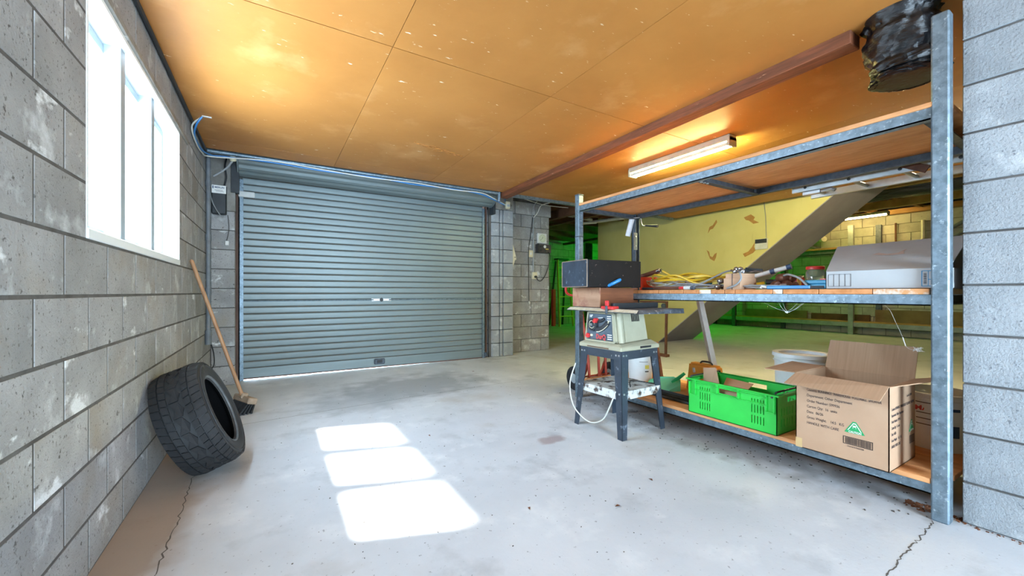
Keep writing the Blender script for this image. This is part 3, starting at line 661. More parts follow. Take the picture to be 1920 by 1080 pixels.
for i, (u, v) in enumerate(((0.80, 0.92), (0.80, 0.84), (0.80, 0.76), (0.80, 0.22), (0.80, 0.14), (0.80, 0.06))):
    MB().bar(PP(u, v, 0.001), PP(u + 0.16, v, 0.001), 0.002, 0.006).build('panel_print', 'ink_white', sw)
# table with bevelled front rail, fence
tb = thing('x', None, None); bpy.data.objects.remove(tb)
MB().add([(2.02, 2.50, 0.872), (1.995, 1.75, 0.872), (2.53, 1.80, 0.862), (2.52, 2.53, 0.872), (2.055, 2.50, 0.896), (2.04, 1.78, 0.896), (2.53, 1.805, 0.896), (2.52, 2.53, 0.896)],
         [(0, 1, 2, 3), (4, 5, 6, 7), (0, 1, 5, 4), (1, 2, 6, 5), (2, 3, 7, 6), (3, 0, 4, 7)]).build('table_top', 'saw_table', sw)
MB().add([(2.021, 2.49, 0.8765), (1.999, 1.765, 0.8765), (2.036, 1.785, 0.8945), (2.052, 2.485, 0.8945), (2.018, 2.49, 0.8785), (1.996, 1.765, 0.8785), (2.033, 1.785, 0.8965), (2.049, 2.485, 0.8965)],
         [(0, 1, 2, 3), (4, 5, 6, 7), (0, 1, 5, 4), (1, 2, 6, 5), (2, 3, 7, 6), (3, 0, 4, 7)]).build('rule_tape', 'ruler_tape', sw)
fe = B(2.04, 2.50, 2.00, 2.035, 0.898, 0.937).build('rip_fence', 'black_plastic', sw, bevel=0.003)
MB().box(2.005, 2.075, 1.985, 2.10, 0.893, 0.915).build('fence_clamp', 'red_plastic', fe, bevel=0.006)
MB().box(1.998, 2.012, 2.03, 2.05, 0.862, 0.92).build('clamp_lever', 'galv_dull', fe, bevel=0.004)
MB().box(2.0, 2.02, 2.025, 2.055, 0.915, 0.955).build('clamp_handle', 'red_plastic', fe, bevel=0.005)
pc = cable('power_cord', [(2.03, 2.40, 0.46), (1.99, 2.42, 0.30), (1.98, 2.36, 0.14), (2.0, 2.22, 0.06), (2.02, 2.10, 0.10), (2.02, 2.02, 0.22), (2.02, 1.97, 0.33)], 0.005, 'white_cable', sw)
cable('power_cord', [(2.2, 2.0, 0.335), (2.32, 2.1, 0.345), (2.42, 2.02, 0.335), (2.45, 1.97, 0.333)], 0.004, 'black_cable', sw)

# ------------------------------------------------------------------ boxes stacked on the saw
bx = thing('wooden_drawer', 'reddish brown wooden drawer box lying on the table saw', 'box', (2.36, 2.42, 0.897))
B(2.15, 2.162, 2.26, 2.58, 0.897, 1.05).build('end_board', 'pine', bx, bevel=0.002)
B(2.162, 2.575, 2.262, 2.274, 0.897, 1.048).build('side_board', 'brown_wood', bx)
B(2.162, 2.575, 2.566, 2.578, 0.897, 1.048).build('side_board', 'brown_wood', bx)
B(2.563, 2.575, 2.274, 2.566, 0.897, 1.048).build('end_board', 'brown_wood', bx)
B(2.162, 2.563, 2.274, 2.566, 0.897, 0.905).build('bottom_board', 'brown_wood', bx)
bb = thing('black_box', 'black painted wooden box on top of the brown drawer', 'box', (2.27, 2.37, 1.052), (0, 0, math.radians(-6)))
L2, D2, H2 = 0.26, 0.17, 0.205
def lb_(n_, m_, *a, **k): return MB().box(*a).build(n_, m_, bb, local=True, **k)
lb_('end_board', 'black_scuffed_lit', -L2, -L2 + 0.014, -D2, D2, 0, H2, bevel=0.003)
lb_('end_board', 'black_wood', L2 - 0.014, L2, -D2, D2, 0, H2, bevel=0.003)
lb_('side_board', 'black_wood', -L2 + 0.014, L2 - 0.014, -D2, -D2 + 0.012, 0, H2, bevel=0.002)
lb_('side_board', 'black_wood', -L2 + 0.014, L2 - 0.014, D2 - 0.012, D2, 0, H2, bevel=0.002)
lb_('lid_board', 'black_wood', -L2 + 0.014, L2 - 0.014, -D2 + 0.012, D2 - 0.012, H2 - 0.012, H2 - 0.002)
lb_('bottom_board', 'black_wood', -L2 + 0.014, L2 - 0.014, -D2 + 0.012, D2 - 0.012, 0, 0.01)
eg = MB()
for a, b in (((-L2, -D2, 0.002), (-L2, -D2, H2)), ((-L2, -D2, H2), (-L2, D2, H2)), ((-L2, D2, H2), (-L2, D2, 0.002)), ((-L2, -D2, 0.003), (-L2, D2, 0.003))):
    eg.tube([a, b], 0.0035, 5)
eg.build('worn_edge', 'box_edge', bb, local=True)
MB().tube([(2.16, 2.245, 1.040), (2.20, 2.195, 1.066), (2.285, 2.12, 1.105), (2.30, 2.112, 1.112)], 0.012, 10, radii=[0.009, 0.013, 0.014, 0.009])
bh = MB().tube([(2.185, 2.225, 1.058), (2.20, 2.205, 1.068), (2.262, 2.165, 1.105), (2.272, 2.16, 1.112)], 0.013, 10, radii=[0.011, 0.013, 0.014, 0.009]).build('tool_handle', 'blue_plastic', smooth=True, loc=(2.185, 2.225, 1.058))
tag(bh, 'bright blue rounded tool handle poking out in front of the black box', 'tool handle')

# ------------------------------------------------------------------ tyre
D_, W_ = 0.60, 0.235
R_ = D_ / 2
nax = Vector((0.93, -0.05, 0.37)).normalized()
q = nax.to_track_quat('Z', 'Y')
low = min((q @ Vector((R_ * 0.985 * math.cos(a), R_ * 0.985 * math.sin(a), hz))).z for a in [i * PI / 60 for i in range(120)] for hz in (-W_ / 2 + 0.015, W_ / 2 - 0.015))
ty = thing('car_tyre', 'worn black car tyre without a rim leaning against the block wall', 'tyre', (-0.345, 2.83, -low - 0.004), q.to_euler())
h = W_ / 2
pr = [(0.195, -h + 0.02), (0.215, -h + 0.004), (0.25, -h), (R_ - 0.025, -h + 0.012), (R_ - 0.012, -h + 0.026), (R_ - 0.009, -0.04), (R_ - 0.009, 0.04), (R_ - 0.012, h - 0.026), (R_ - 0.025, h - 0.012),
      (0.25, h), (0.215, h - 0.004), (0.195, h - 0.02), (0.19, h - 0.028), (0.205, h - 0.034), (0.25, h - 0.02), (R_ - 0.03, h - 0.04), (R_ - 0.024, 0), (R_ - 0.03, -h + 0.04), (0.25, -h + 0.02), (0.205, -h + 0.034), (0.19, -h + 0.028)]
MB().lathe([(0.207, h - 0.04), (0.25, h - 0.026), (R_ - 0.034, h - 0.046), (R_ - 0.028, 0), (R_ - 0.034, -h + 0.046), (0.25, -h + 0.026), (0.207, -h + 0.04)], 48, caps=False).build('shade_liner', 'tyre_hole_shade', ty, smooth=True, local=True)
MB().lathe(pr, 64, closed=True).build('carcass', 'rubber_side', ty, smooth=True, local=True)
for s_ in (1, -1):
    MB().tube([(0.203 * math.cos(i * PI / 24), 0.203 * math.sin(i * PI / 24), s_ * (h - 0.018)) for i in range(48)], 0.008, 8, closed=True).build('bead', 'rubber_bead', ty, smooth=True, local=True)
    MB().tube([(0.262 * math.cos(i * PI / 24), 0.262 * math.sin(i * PI / 24), s_ * (h - 0.0035)) for i in range(48)], 0.004, 6, closed=True).build('sidewall_ring', 'rubber_side', ty, smooth=True, local=True)
rows = [(-0.108, -0.068, 0.05), (-0.062, -0.034, 0.03), (0.034, 0.062, -0.03), (0.068, 0.108, -0.05)]
trd = MB(); nb = 44
def tread_pt(a, zc, r):
    e = abs(zc) / h; rr = r - 0.020 * max(0, (e - 0.72) / 0.28) ** 1.5
    return (rr * math.cos(a), rr * math.sin(a), zc)
def tread_block(pts):  # pts: list of (a,z) loop
    n_ = len(pts); vs = [tread_pt(a, z_, R_ - 0.012) for a, z_ in pts] + [tread_pt(a, z_, R_) for a, z_ in pts]
    trd.add(vs, [tuple(range(n_, 2 * n_))] + [(i, (i + 1) % n_, (i + 1) % n_ + n_, i + n_) for i in range(n_)])
for (za, zb, sk) in rows:
    for i in range(nb):
        a0 = 2 * PI * i / nb; a1 = a0 + 2 * PI / nb * 0.86
        tread_block([(a0, za), (a1, za), (a1 + sk, zb), (a0 + sk, zb)])
for i in range(nb // 2):   # zig-zag centre rib
    a0 = 4 * PI * i / nb; da = 4 * PI / nb
    tread_block([(a0, -0.027), (a0 + da * 0.5, -0.008), (a0 + da * 0.95, -0.027), (a0 + da * 0.95, 0.012), (a0 + da * 0.5, 0.027), (a0, 0.008)])
tag(trd.build('tread', 'black_rubber', ty, local=True), kind='stuff')

# ------------------------------------------------------------------ broom
br = thing('broom', 'wooden handled push broom leaning on the left wall beside the roller door', 'broom', (-0.2, 4.06, 0))
MB().tube([(-0.532, 3.93, 1.266), (-0.535, 3.93, 1.258), (-0.205, 4.065, 0.10)], 0.014, 10, radii=[0.010, 0.0135, 0.0145]).build('handle', 'broom_wood', br, smooth=True)
Rb = rotm(rz=math.radians(25)) @ rotm(ry=math.radians(18))
MB().obox((-0.195, 4.07, 0.105), (0.075, 0.28, 0.05), Rb).build('head', 'broom_head', br, bevel=0.008)
MB().obox((-0.205, 4.062, 0.135), (0.05, 0.05, 0.05), Rb).build('socket', 'broom_head', br, bevel=0.008)
bs = MB(); random.seed(5)
for i in range(13):
    for j in range(4):
        a = Rb @ Vector((-0.027 + j * 0.018, -0.125 + i * 0.0208, -0.025)) + Vector((-0.195, 4.07, 0.105))
        b = a + Vector((-0.035 + (j - 2) * 0.012, (i - 6) * 0.002, 0.0)); b.z = 0.004
        bs.tube([a, b], 0.007, 5, radii=[0.007, 0.010])
tag(bs.build('bristles', 'bristle', br), kind='stuff')

# ------------------------------------------------------------------ things on the middle shelf
def bucket(name, label, cat, c, r0, r1, h_, m, parts=True):
    x, y, z = c; t_ = thing(name, label, cat, c)
    MB().lathe([(0, 0), (r0, 0), (r1, h_), (r1 - 0.004, h_), (r0 - 0.004, 0.004), (0, 0.004)], 28, None, c).build('tub', m, t_, smooth=True)
    return t_
rb_ = bucket('red_bucket', 'small orange-red plastic tub behind the black box on the middle shelf', 'tub', (2.90, 2.44, ZM), 0.062, 0.082, 0.115, 'orange_red')
MB().tube([(2.90 + 0.084 * math.cos(i * PI / 12), 2.44 + 0.084 * math.sin(i * PI / 12), ZM + 0.113) for i in range(24)], 0.004, 6, closed=True).build('rim', 'orange_red', rb_, smooth=True)
tt = thing('tube_lamp', 'brown and silver tube resting across the orange-red tub', 'tube', (2.88, 2.50, ZM + 0.12))
MB().tube([(2.84, 2.56, ZM + 0.10), (2.90, 2.33, ZM + 0.166)], 0.020, 12).build('tube_body', 'copper_brown', tt, smooth=True)
MB().tube([(2.90, 2.33, ZM + 0.166), (2.904, 2.305, ZM + 0.173)], 0.021, 12).build('end_cap', 'chrome', tt, smooth=True)
MB().tube([(2.904, 2.312, ZM + 0.178), (2.908, 2.288, ZM + 0.185)], 0.003, 5).tube([(2.904, 2.312, ZM + 0.166), (2.908, 2.288, ZM + 0.173)], 0.003, 5).build('pin', 'chrome', tt)
def coil(name, label, m, r, cx, cy, rx, ry, z0, turns, seed, group='cables heaped on the middle shelf', tail=None):
    random.seed(seed); pts = []
    n_ = int(turns * 9)
    for i in range(n_):
        a = 2 * PI * i / 9 + seed; k = 1 + random.uniform(-0.22, 0.22)
        pts.append((cx + rx * k * math.cos(a), cy + ry * k * math.sin(a), ZM + r + z0 * (0.4 + 0.6 * random.random()) + 0.01 * math.sin(i)))
    if tail: pts += tail
    for i, p_ in enumerate(pts): pts[i] = (min(max(p_[0], 2.54), 3.3), p_[1], max(p_[2], ZM + r))
    return cable(name, pts, r, m, None, 5, 6, label, 'cable', group)
coil('extension_cable', 'thick yellow cable looped in a heap on the middle shelf', 'yellow_cable', 0.0075, 2.70, 1.90, 0.10, 0.27, 0.115, 4.2, 1, tail=[(2.75, 2.15, ZM + 0.07), (2.72, 2.06, ZM + 0.11), (2.70, 2.12, ZM + 0.155)])
coil('extension_cable', 'white cable coiled on the left of the heap on the middle shelf', 'white_cable', 0.0055, 2.76, 2.10, 0.10, 0.17, 0.075, 4.4, 2)
coil('extension_cable', 'grey cable tangled under the yellow loops on the middle shelf', 'grey_cable', 0.006, 2.68, 1.82, 0.07, 0.26, 0.03, 3.0, 4)
coil('extension_cable', 'pale grey cable lying flat to the right of the small open carton', 'grey_cable', 0.005, 2.64, 1.32, 0.06, 0.13, 0.02, 3.0, 6)
cable('shower_hose', [(2.60, 1.95, ZM + 0.012), (2.61, 1.80, ZM + 0.02), (2.62, 1.66, ZM + 0.075), (2.64, 1.55, ZM + 0.125), (2.66, 1.46, ZM + 0.125), (2.56, 1.42, ZM + 0.11), (2.545, 1.405, ZM + 0.07), (2.545, 1.44, ZM + 0.03), (2.55, 1.50, ZM + 0.009)], 0.006, 'grey_cable', None, 8, 8, 'ribbed grey hose draped over the small carton with taps', 'hose')
for (a, b, r, m, lab, nm) in [((2.60, 2.12, ZM + 0.014), (2.57, 1.86, ZM + 0.014), 0.013, 'rust_brown', 'dark red-brown metal bar at the shelf edge under the white coil', 'metal_bar'),
                              ((2.585, 2.22, ZM + 0.012), (2.62, 2.05, ZM + 0.012), 0.011, 'black_cable', 'short black rod at the left end of the middle shelf', 'rod'),
                              ((2.70, 1.72, ZM + 0.02), (2.66, 1.60, ZM + 0.02), 0.014, 'copper_brown', 'brown pipe length left of the small carton', 'pipe'),
                              ((2.78, 1.96, ZM + 0.05), (2.76, 1.74, ZM + 0.05), 0.011, 'blue_plastic', 'blue rod under the yellow cable heap', 'rod')]:
    o = MB().tube([a, b], r, 10).build(nm, m, smooth=True, loc=a); tag(o, lab, nm.replace('_', ' '))
tg = thing('red_grip_tool', 'short red and white gripped tool lying at the shelf front edge', 'tool', (2.56, 1.80, ZM))
MB().tube([(2.562, 1.86, ZM + 0.014), (2.556, 1.815, ZM + 0.014)], 0.012, 10).build('red_grip', 'red_plastic', tg, smooth=True)
MB().tube([(2.556, 1.815, ZM + 0.014), (2.55, 1.76, ZM + 0.014)], 0.014, 10).build('white_grip', 'white_plastic', tg, smooth=True)
MB().tube([(2.55, 1.76, ZM + 0.014), (2.547, 1.735, ZM + 0.014)], 0.013, 10).build('end_cap', 'galv_dull', tg, smooth=True)
for p_, lab in (((2.62, 1.585, ZM + 0.06), 'round chrome tap knob left of the small carton, upper one'), ((2.60, 1.592, ZM + 0.020), 'round chrome tap knob left of the small carton, on the shelf')):
    o = MB().lathe([(0, -0.02), (0.014, -0.018), (0.021, -0.006), (0.021, 0.006), (0.014, 0.018), (0, 0.02)], 14, rotm(rx=PI / 2), p_).build('tap_knob', 'chrome', smooth=True, loc=p_); tag(o, lab, 'tap', 'chrome tap knobs')
dr = thing('cable_reel', 'small dark brown cable reel standing at the back of the middle shelf', 'reel', (3.05, 2.10, ZM))
MB().lathe([(0, -0.02), (0.052, -0.02), (0.052, -0.012), (0.03, -0.01), (0.03, 0.01), (0.052, 0.012), (0.052, 0.02), (0, 0.02)], 20, rotm(ry=PI / 2, rz=0.4), (3.05, 2.10, ZM + 0.053)).build('spool', 'rust_brown', dr, smooth=True)
MB().tube([(3.04, 2.095, ZM + 0.053), (3.01, 2.08, ZM + 0.053)], 0.012, 8).build('hub', 'black_plastic', dr)
# small carton with taps
ca = thing('small_carton', 'small brown cardboard carton with chrome taps on it on the middle shelf', 'carton', (2.62, 1.46, ZM))
B(2.555, 2.74, 1.415, 1.525, ZM, ZM + 0.075).build('lower_body', 'card', ca, bevel=0.001)
B(2.56, 2.735, 1.42, 1.515, ZM + 0.075, ZM + 0.105).build('upper_body', 'card', ca, bevel=0.001)
B(2.5535, 2.5555, 1.466, 1.470, ZM, ZM + 0.104).build('flap_joint', 'ink', ca)
tp = thing('chrome_taps', 'pair of chrome mixer taps lying on top of the small carton', 'taps', (2.63, 1.465, ZM + 0.105))
random.seed(2)
for i in range(6):
    c_ = (2.575 + 0.02 * (i % 3) + random.uniform(0, 0.02), 1.42 + 0.014 * i, ZM + 0.118 + (0.018 if i in (2, 4) else 0))
    MB().lathe([(0, -0.014), (0.010, -0.012), (0.014, 0), (0.010, 0.012), (0, 0.014)], 10, rotm(rx=i * 0.7, ry=i), c_).build('tap_body', 'chrome', tp, smooth=True)
MB().tube([(2.58, 1.44, ZM + 0.115), (2.60, 1.50, ZM + 0.128)], 0.007, 8).build('spout', 'chrome', tp, smooth=True)
pk = thing('black_pliers', 'black and silver lever tool lying on top of the small carton', 'tool', (2.68, 1.43, ZM + 0.105))
MB().tube([(2.66, 1.455, ZM + 0.128), (2.68, 1.43, ZM + 0.125), (2.70, 1.40, ZM + 0.120)], 0.010, 8).build('jaw', 'black_plastic', pk, smooth=True)
MB().tube([(2.68, 1.43, ZM + 0.118), (2.69, 1.385, ZM + 0.124), (2.70, 1.35, ZM + 0.118)], 0.006, 8).build('lever', 'chrome', pk, smooth=True)
MB().tube([(2.66, 1.44, ZM + 0.140), (2.67, 1.41, ZM + 0.134), (2.68, 1.345, ZM + 0.126)], 0.006, 8).build('grip', 'black_plastic', pk, smooth=True)
wp = thing('white_pole', 'white telescopic pole with dark blue collars sticking up behind the small carton', 'pole', (2.88, 1.5, ZM))
A_, Bq = Vector((2.86, 1.56, ZM + 0.075)), Vector((2.90, 1.285, ZM + 0.150))
MB().tube([A_, Bq], 0.015, 12).build('pole', 'white_plastic', wp, smooth=True)
MB().tube([A_.lerp(Bq, 0.60), A_.lerp(Bq, 0.69)], 0.019, 12).build('collar', 'blue_dark', wp, smooth=True)
MB().tube([A_.lerp(Bq, 0.94), A_.lerp(Bq, 1.03)], 0.018, 12).build('collar', 'blue_dark', wp, smooth=True)
B(2.84, 2.88, 1.53, 1.58, ZM, ZM + 0.062).build('stand_block', 'timber_dark', wp)
cg = thing('caulking_gun', 'yellow and black caulking gun lying beside the brown taps', 'tool', (2.75, 1.37, ZM))
MB().tube([(2.72, 1.40, ZM + 0.03), (2.74, 1.36, ZM + 0.036)], 0.018, 10).build('yellow_grip', 'yellow_cable', cg, smooth=True)
MB().tube([(2.745, 1.355, ZM + 0.045), (2.76, 1.315, ZM + 0.045)], 0.022, 10).build('black_body', 'black_plastic', cg, smooth=True)
MB().tube([(2.76, 1.315, ZM + 0.05), (2.77, 1.27, ZM + 0.055)], 0.016, 10).build('barrel', 'galv_dull', cg, smooth=True)
bt_ = thing('brown_bottles', 'cluster of brown glass fuse holders wrapped in clear plastic on the shelf', 'fittings', (2.70, 1.25, ZM))
for (x_, y_, z_, rr) in ((2.70, 1.275, 0.028, 0.026), (2.73, 1.255, 0.072, 0.028), (2.72, 1.225, 0.030, 0.028), (2.76, 1.225, 0.068, 0.022), (2.74, 1.195, 0.026, 0.024)):
    MB().lathe([(0, -0.035), (rr * 0.8, -0.034), (rr, -0.02), (rr, 0.02), (rr * 0.7, 0.03), (0.008, 0.038), (0, 0.038)], 12, rotm(ry=PI / 2, rz=0.5 + z_ * 9), (x_, y_, ZM + z_)).build('fitting', 'copper_brown', bt_, smooth=True)
cable('flexible_hose', [(2.66, 1.21, ZM + 0.085), (2.63, 1.17, ZM + 0.088), (2.61, 1.11, ZM + 0.065), (2.60, 1.06, ZM + 0.018), (2.60, 1.04, ZM + 0.007)], 0.006, 'grey_cable', None, 8, 8, 'short braided grey hose arching in front of the red tin', 'hose')
tn = thing('paint_tin', 'small red and gold tin left of the red-lidded jar', 'tin', (3.02, 1.29, ZM))
MB().lathe([(0, 0), (0.037, 0), (0.038, 0.004), (0.037, 0.008), (0.037, 0.086), (0.038, 0.09), (0.034, 0.092), (0, 0.09)], 24, None, (3.02, 1.29, ZM)).build('can', 'chrome', tn, smooth=True)
MB().lathe([(0.0375, 0.012), (0.0375, 0.08)], 24, None, (3.02, 1.29, ZM)).build('label', 'red_plastic', tn, smooth=True)
for k in range(3): MB().obox((2.985 + 0.004 * k, 1.278 - 0.008 * k, ZM + 0.045), (0.004, 0.006, 0.066), rotm(rz=0.5)).build('label_stripe', 'ink_yellow', tn)
jr = thing('glass_jar', 'clear storage jar with a red screw lid on the middle shelf', 'jar', (2.93, 1.155, ZM))
MB().lathe([(0, 0), (0.046, 0), (0.050, 0.006), (0.050, 0.108), (0.042, 0.122), (0.042, 0.13), (0.039, 0.13), (0.039, 0.121), (0.047, 0.106), (0.047, 0.008), (0, 0.005)], 28, None, (2.93, 1.155, ZM)).build('jar_body', 'glass_jar', jr, smooth=True)
MB().lathe([(0, 0.146), (0.046, 0.146), (0.049, 0.142), (0.049, 0.126), (0.044, 0.126)], 28, None, (2.93, 1.155, ZM)).build('lid', 'red_plastic', jr, smooth=True)
bc = thing('blue_case', 'light blue plastic case beside the long white carton', 'case', (2.68, 1.02, ZM))
B(2.62, 2.76, 0.965, 1.085, ZM, ZM + 0.030).build('case_base', 'blue_bright', bc, bevel=0.003)
B(2.617, 2.763, 0.963, 1.088, ZM + 0.030, ZM + 0.052).build('case_lid', 'blue_bright', bc, bevel=0.004)
o = B(2.67, 2.74, 0.965, 1.03, ZM + 0.052, ZM + 0.060).build('red_card', 'red_plastic', loc=(2.70, 1.0, ZM + 0.052)); tag(o, 'small red packet lying on the light blue case', 'packet')
hs = thing('hacksaw', 'blue framed hacksaw lying along the front edge of the middle shelf', 'hacksaw', (2.56, 1.15, ZM))
MB().bar((2.552, 1.255, ZM + 0.012), (2.556, 1.03, ZM + 0.012), 0.014, 0.020).build('frame', 'blue_plastic', hs, bevel=0.004)
MB().tube([(2.552, 1.255, ZM + 0.012), (2.552, 1.285, ZM + 0.020), (2.553, 1.29, ZM + 0.008)], 0.007, 8).build('handle', 'white_plastic', hs, smooth=True)
MB().bar((2.556, 1.03, ZM + 0.012), (2.562, 0.97, ZM + 0.012), 0.010, 0.014).build('blade_holder', 'black_plastic', hs)
o = MB().lathe([(0.04, 0.0), (0.055, 0.0), (0.058, 0.006), (0.055, 0.012), (0.04, 0.012)], 24, None, (2.63, 1.16, ZM), True).build('tape_roll', 'yellow_cable', smooth=True, loc=(2.63, 1.16, ZM)); tag(o, 'flat yellow tape roll behind the blue hacksaw', 'tape roll')
# long white carton with a lifted sloping lid
wc = thing('long_white_carton', 'long dusty white carton with blue labels at the right end of the middle shelf', 'carton', (2.75, 0.76, ZM))
y0c, y1c, xf_, xr_ = 0.50, 0.955, 2.545, 3.15
B(xf_, xf_ + 0.003, y0c, y1c, ZM, ZM + 0.093).build('front_panel', 'white_card', wc)
B(xf_, xr_, y1c - 0.003, y1c, ZM, ZM + 0.093).build('end_panel', 'white_card', wc)
B(xf_, xr_, y0c, y0c + 0.003, ZM, ZM + 0.093).build('end_panel', 'white_card', wc)
B(xf_, xr_, y0c, y1c, ZM, ZM + 0.003).build('bottom_panel', 'white_card', wc)
B(xr_ - 0.003, xr_, y0c, y1c, ZM, ZM + 0.25).build('rear_panel', 'white_card', wc)
MB().add([(xf_, y0c, ZM + 0.092), (xf_, y1c, ZM + 0.092), (2.90, 1.03, ZM + 0.255), (2.90, y0c, ZM + 0.262), (xf_ + 0.003, y0c, ZM + 0.090), (xf_ + 0.003, y1c, ZM + 0.090), (2.903, 1.03, ZM + 0.252), (2.903, y0c, ZM + 0.259)],
         [(0, 1, 2, 3), (4, 5, 6, 7), (0, 1, 5, 4), (1, 2, 6, 5), (2, 3, 7, 6), (3, 0, 4, 7)]).build('lid_slope', 'white_card', wc)
MB().add([(2.90, 1.03, ZM + 0.255), (2.90, y0c, ZM + 0.262), (xr_, y0c, ZM + 0.25), (xr_, 1.0, ZM + 0.25), (2.90, 1.03, ZM + 0.252), (2.90, y0c, ZM + 0.259), (xr_, y0c, ZM + 0.247), (xr_, 1.0, ZM + 0.247)],
         [(0, 1, 2, 3), (4, 5, 6, 7), (0, 1, 5, 4), (1, 2, 6, 5), (2, 3, 7, 6), (3, 0, 4, 7)]).build('lid_top', 'white_card', wc)
gd = MB(); fx_ = xf_ - 0.0008
for i in range(5): gd.obox((fx_, 0.943 - i * 0.024, ZM + 0.046), (0.001, 0.0013, 0.062))
for zz in (0.015, 0.077): gd.obox((fx_, 0.895, ZM + zz), (0.001, 0.097, 0.0013))
gd.build('printed_grid', 'ink_dark', wc)
lbm = MB()
for (ya, yb, za, zb) in ((0.585, 0.588, 0.01, 0.082), (0.555, 0.588, 0.079, 0.082), (0.555, 0.588, 0.01, 0.013), (0.565, 0.567, 0.01, 0.082), (0.553, 0.567, 0.04, 0.043)): lbm.box(fx_, fx_ + 0.0006, ya, yb, ZM + za, ZM + zb)
lbm.build('label_print', 'ink_blue', wc)
bcm = MB(); random.seed(9)
zz = ZM + 0.022
while zz < ZM + 0.072: t_ = random.choice((0.001, 0.002, 0.003)); bcm.box(fx_, fx_ + 0.0006, 0.571, 0.581, zz, zz + t_); zz += t_ + 0.0016
bcm.build('barcode', 'ink_dark', wc)
def LS(y, k, d=-0.0012):  # on lid slope
    top_ = Vector((2.90, y, ZM + 0.255 + (1.03 - y) / 0.53 * 0.007)); bot = Vector((xf_, y, ZM + 0.092)); v = bot.lerp(top_, k); return v + Vector((d * 0.4, 0, -d))
sm = MB(); P1 = [LS(0.82, 0.55), LS(0.80, 0.60), LS(0.76, 0.54), LS(0.72, 0.55), LS(0.695, 0.68), LS(0.70, 0.58), LS(0.69, 0.50), LS(0.74, 0.48), LS(0.79, 0.51)]
sm.add(P1, [tuple(range(len(P1)))]).build('rust_smear', 'rust_smear', wc)
P2 = [LS(0.605, 0.62), LS(0.592, 0.62), LS(0.592, 0.86), LS(0.605, 0.86)]
MB().add(P2, [(0, 1, 2, 3)]).build('label_print', 'ink_blue', wc)
P3 = [LS(0.603, 0.64, -0.002), LS(0.594, 0.64, -0.002), LS(0.594, 0.84, -0.002), LS(0.603, 0.84, -0.002)]
MB().add(P3, [(0, 1, 2, 3)]).build('label_print', 'ink_white', wc)
# ------------------------------------------------------------------ things on the lower shelf
cr = thing('green_crate', 'bright green vented plastic crate holding flattened cardboard', 'crate', (2.68, 1.46, ZL))
cx0, cx1, cy0, cy1, ch = 2.50, 2.86, 1.175, 1.745, 0.235
def perf_wall(axis, face, th, u0, u1, holes, name='crate_wall'):
    us = sorted(set([u0, u1] + [h_[0] for h_ in holes] + [h_[1] for h_ in holes])); zs = sorted(set([0, ch] + [h_[2] for h_ in holes] + [h_[3] for h_ in holes])); mb = MB()
    for i in range(len(us) - 1):
        run = None
        for j in range(len(zs) - 1):
            uc, zc = (us[i] + us[i + 1]) / 2, (zs[j] + zs[j + 1]) / 2
            solid = not any(h_[0] < uc < h_[1] and h_[2] < zc < h_[3] for h_ in holes)
            if solid:
                if run is None: run = zs[j]
            if (not solid or j == len(zs) - 2) and run is not None:
                e = zs[j] if not solid else zs[j + 1]
                if axis == 'X': mb.box(face, face + th, us[i], us[i + 1], ZL + run, ZL + e)
                else: mb.box(us[i], us[i + 1], face, face + th, ZL + run, ZL + e)
                run = None
    return mb.build(name, 'green_crate', cr)
long_h = []
for base in (1.245, 1.585):
    for k in range(5):
        for (za, zb) in ((0.04, 0.088), (0.105, 0.153), (0.172, 0.19)): long_h.append((base + k * 0.017, base + k * 0.017 + 0.006, za, zb))
long_h.append((1.405, 1.525, 0.175, 0.205))
perf_wall('X', cx0, 0.004, cy0, cy1, long_h); perf_wall('X', cx1 - 0.004, 0.004, cy0, cy1, long_h)
short_h = [(2.55 + k * 0.032, 2.556 + k * 0.032, za, zb) for k in range(9) for (za, zb) in ((0.04, 0.088), (0.105, 0.153))] + [(2.62, 2.74, 0.18, 0.21)]
perf_wall('Y', cy0, 0.004, cx0, cx1, short_h); perf_wall('Y', cy1 - 0.004, 0.004, cx0, cx1, short_h)
B(cx0, cx1, cy0, cy1, ZL, ZL + 0.004).build('crate_floor', 'green_crate', cr)
rm = MB().box(cx0 - 0.014, cx0 + 0.004, cy0 - 0.014, cy1 + 0.014, ZL + 0.227, ZL + 0.235).box(cx1 - 0.004, cx1 + 0.014, cy0 - 0.014, cy1 + 0.014, ZL + 0.227, ZL + 0.235)
rm.box(cx0, cx1, cy0 - 0.014, cy0 + 0.004, ZL + 0.227, ZL + 0.235).box(cx0, cx1, cy1 - 0.004, cy1 + 0.014, ZL + 0.227, ZL + 0.235)
rm.build('rim', 'green_crate', cr, bevel=0.002)
rb2 = MB().box(cx0 - 0.012, cx0, cy0 + 0.05, cy1 - 0.05, ZL + 0.165, ZL + 0.169).box(cx0 - 0.012, cx0, cy0 + 0.05, cy1 - 0.05, ZL + 0.209, ZL + 0.213)
for yy in (1.395, 1.535): rb2.box(cx0 - 0.012, cx0, yy - 0.005, yy + 0.005, ZL + 0.165, ZL + 0.232)
for ya, yb in ((cy0 + 0.008, cy0 + 0.06), (cy1 - 0.06, cy1 - 0.008)):
    rb2.box(cx0 - 0.012, cx0, ya, ya + 0.008, ZL + 0.13, ZL + 0.232).box(cx0 - 0.012, cx0, yb - 0.008, yb, ZL + 0.13, ZL + 0.232).box(cx0 - 0.012, cx0, ya, yb, ZL + 0.126, ZL + 0.132)
rb2.build('side_rib', 'green_crate', cr)
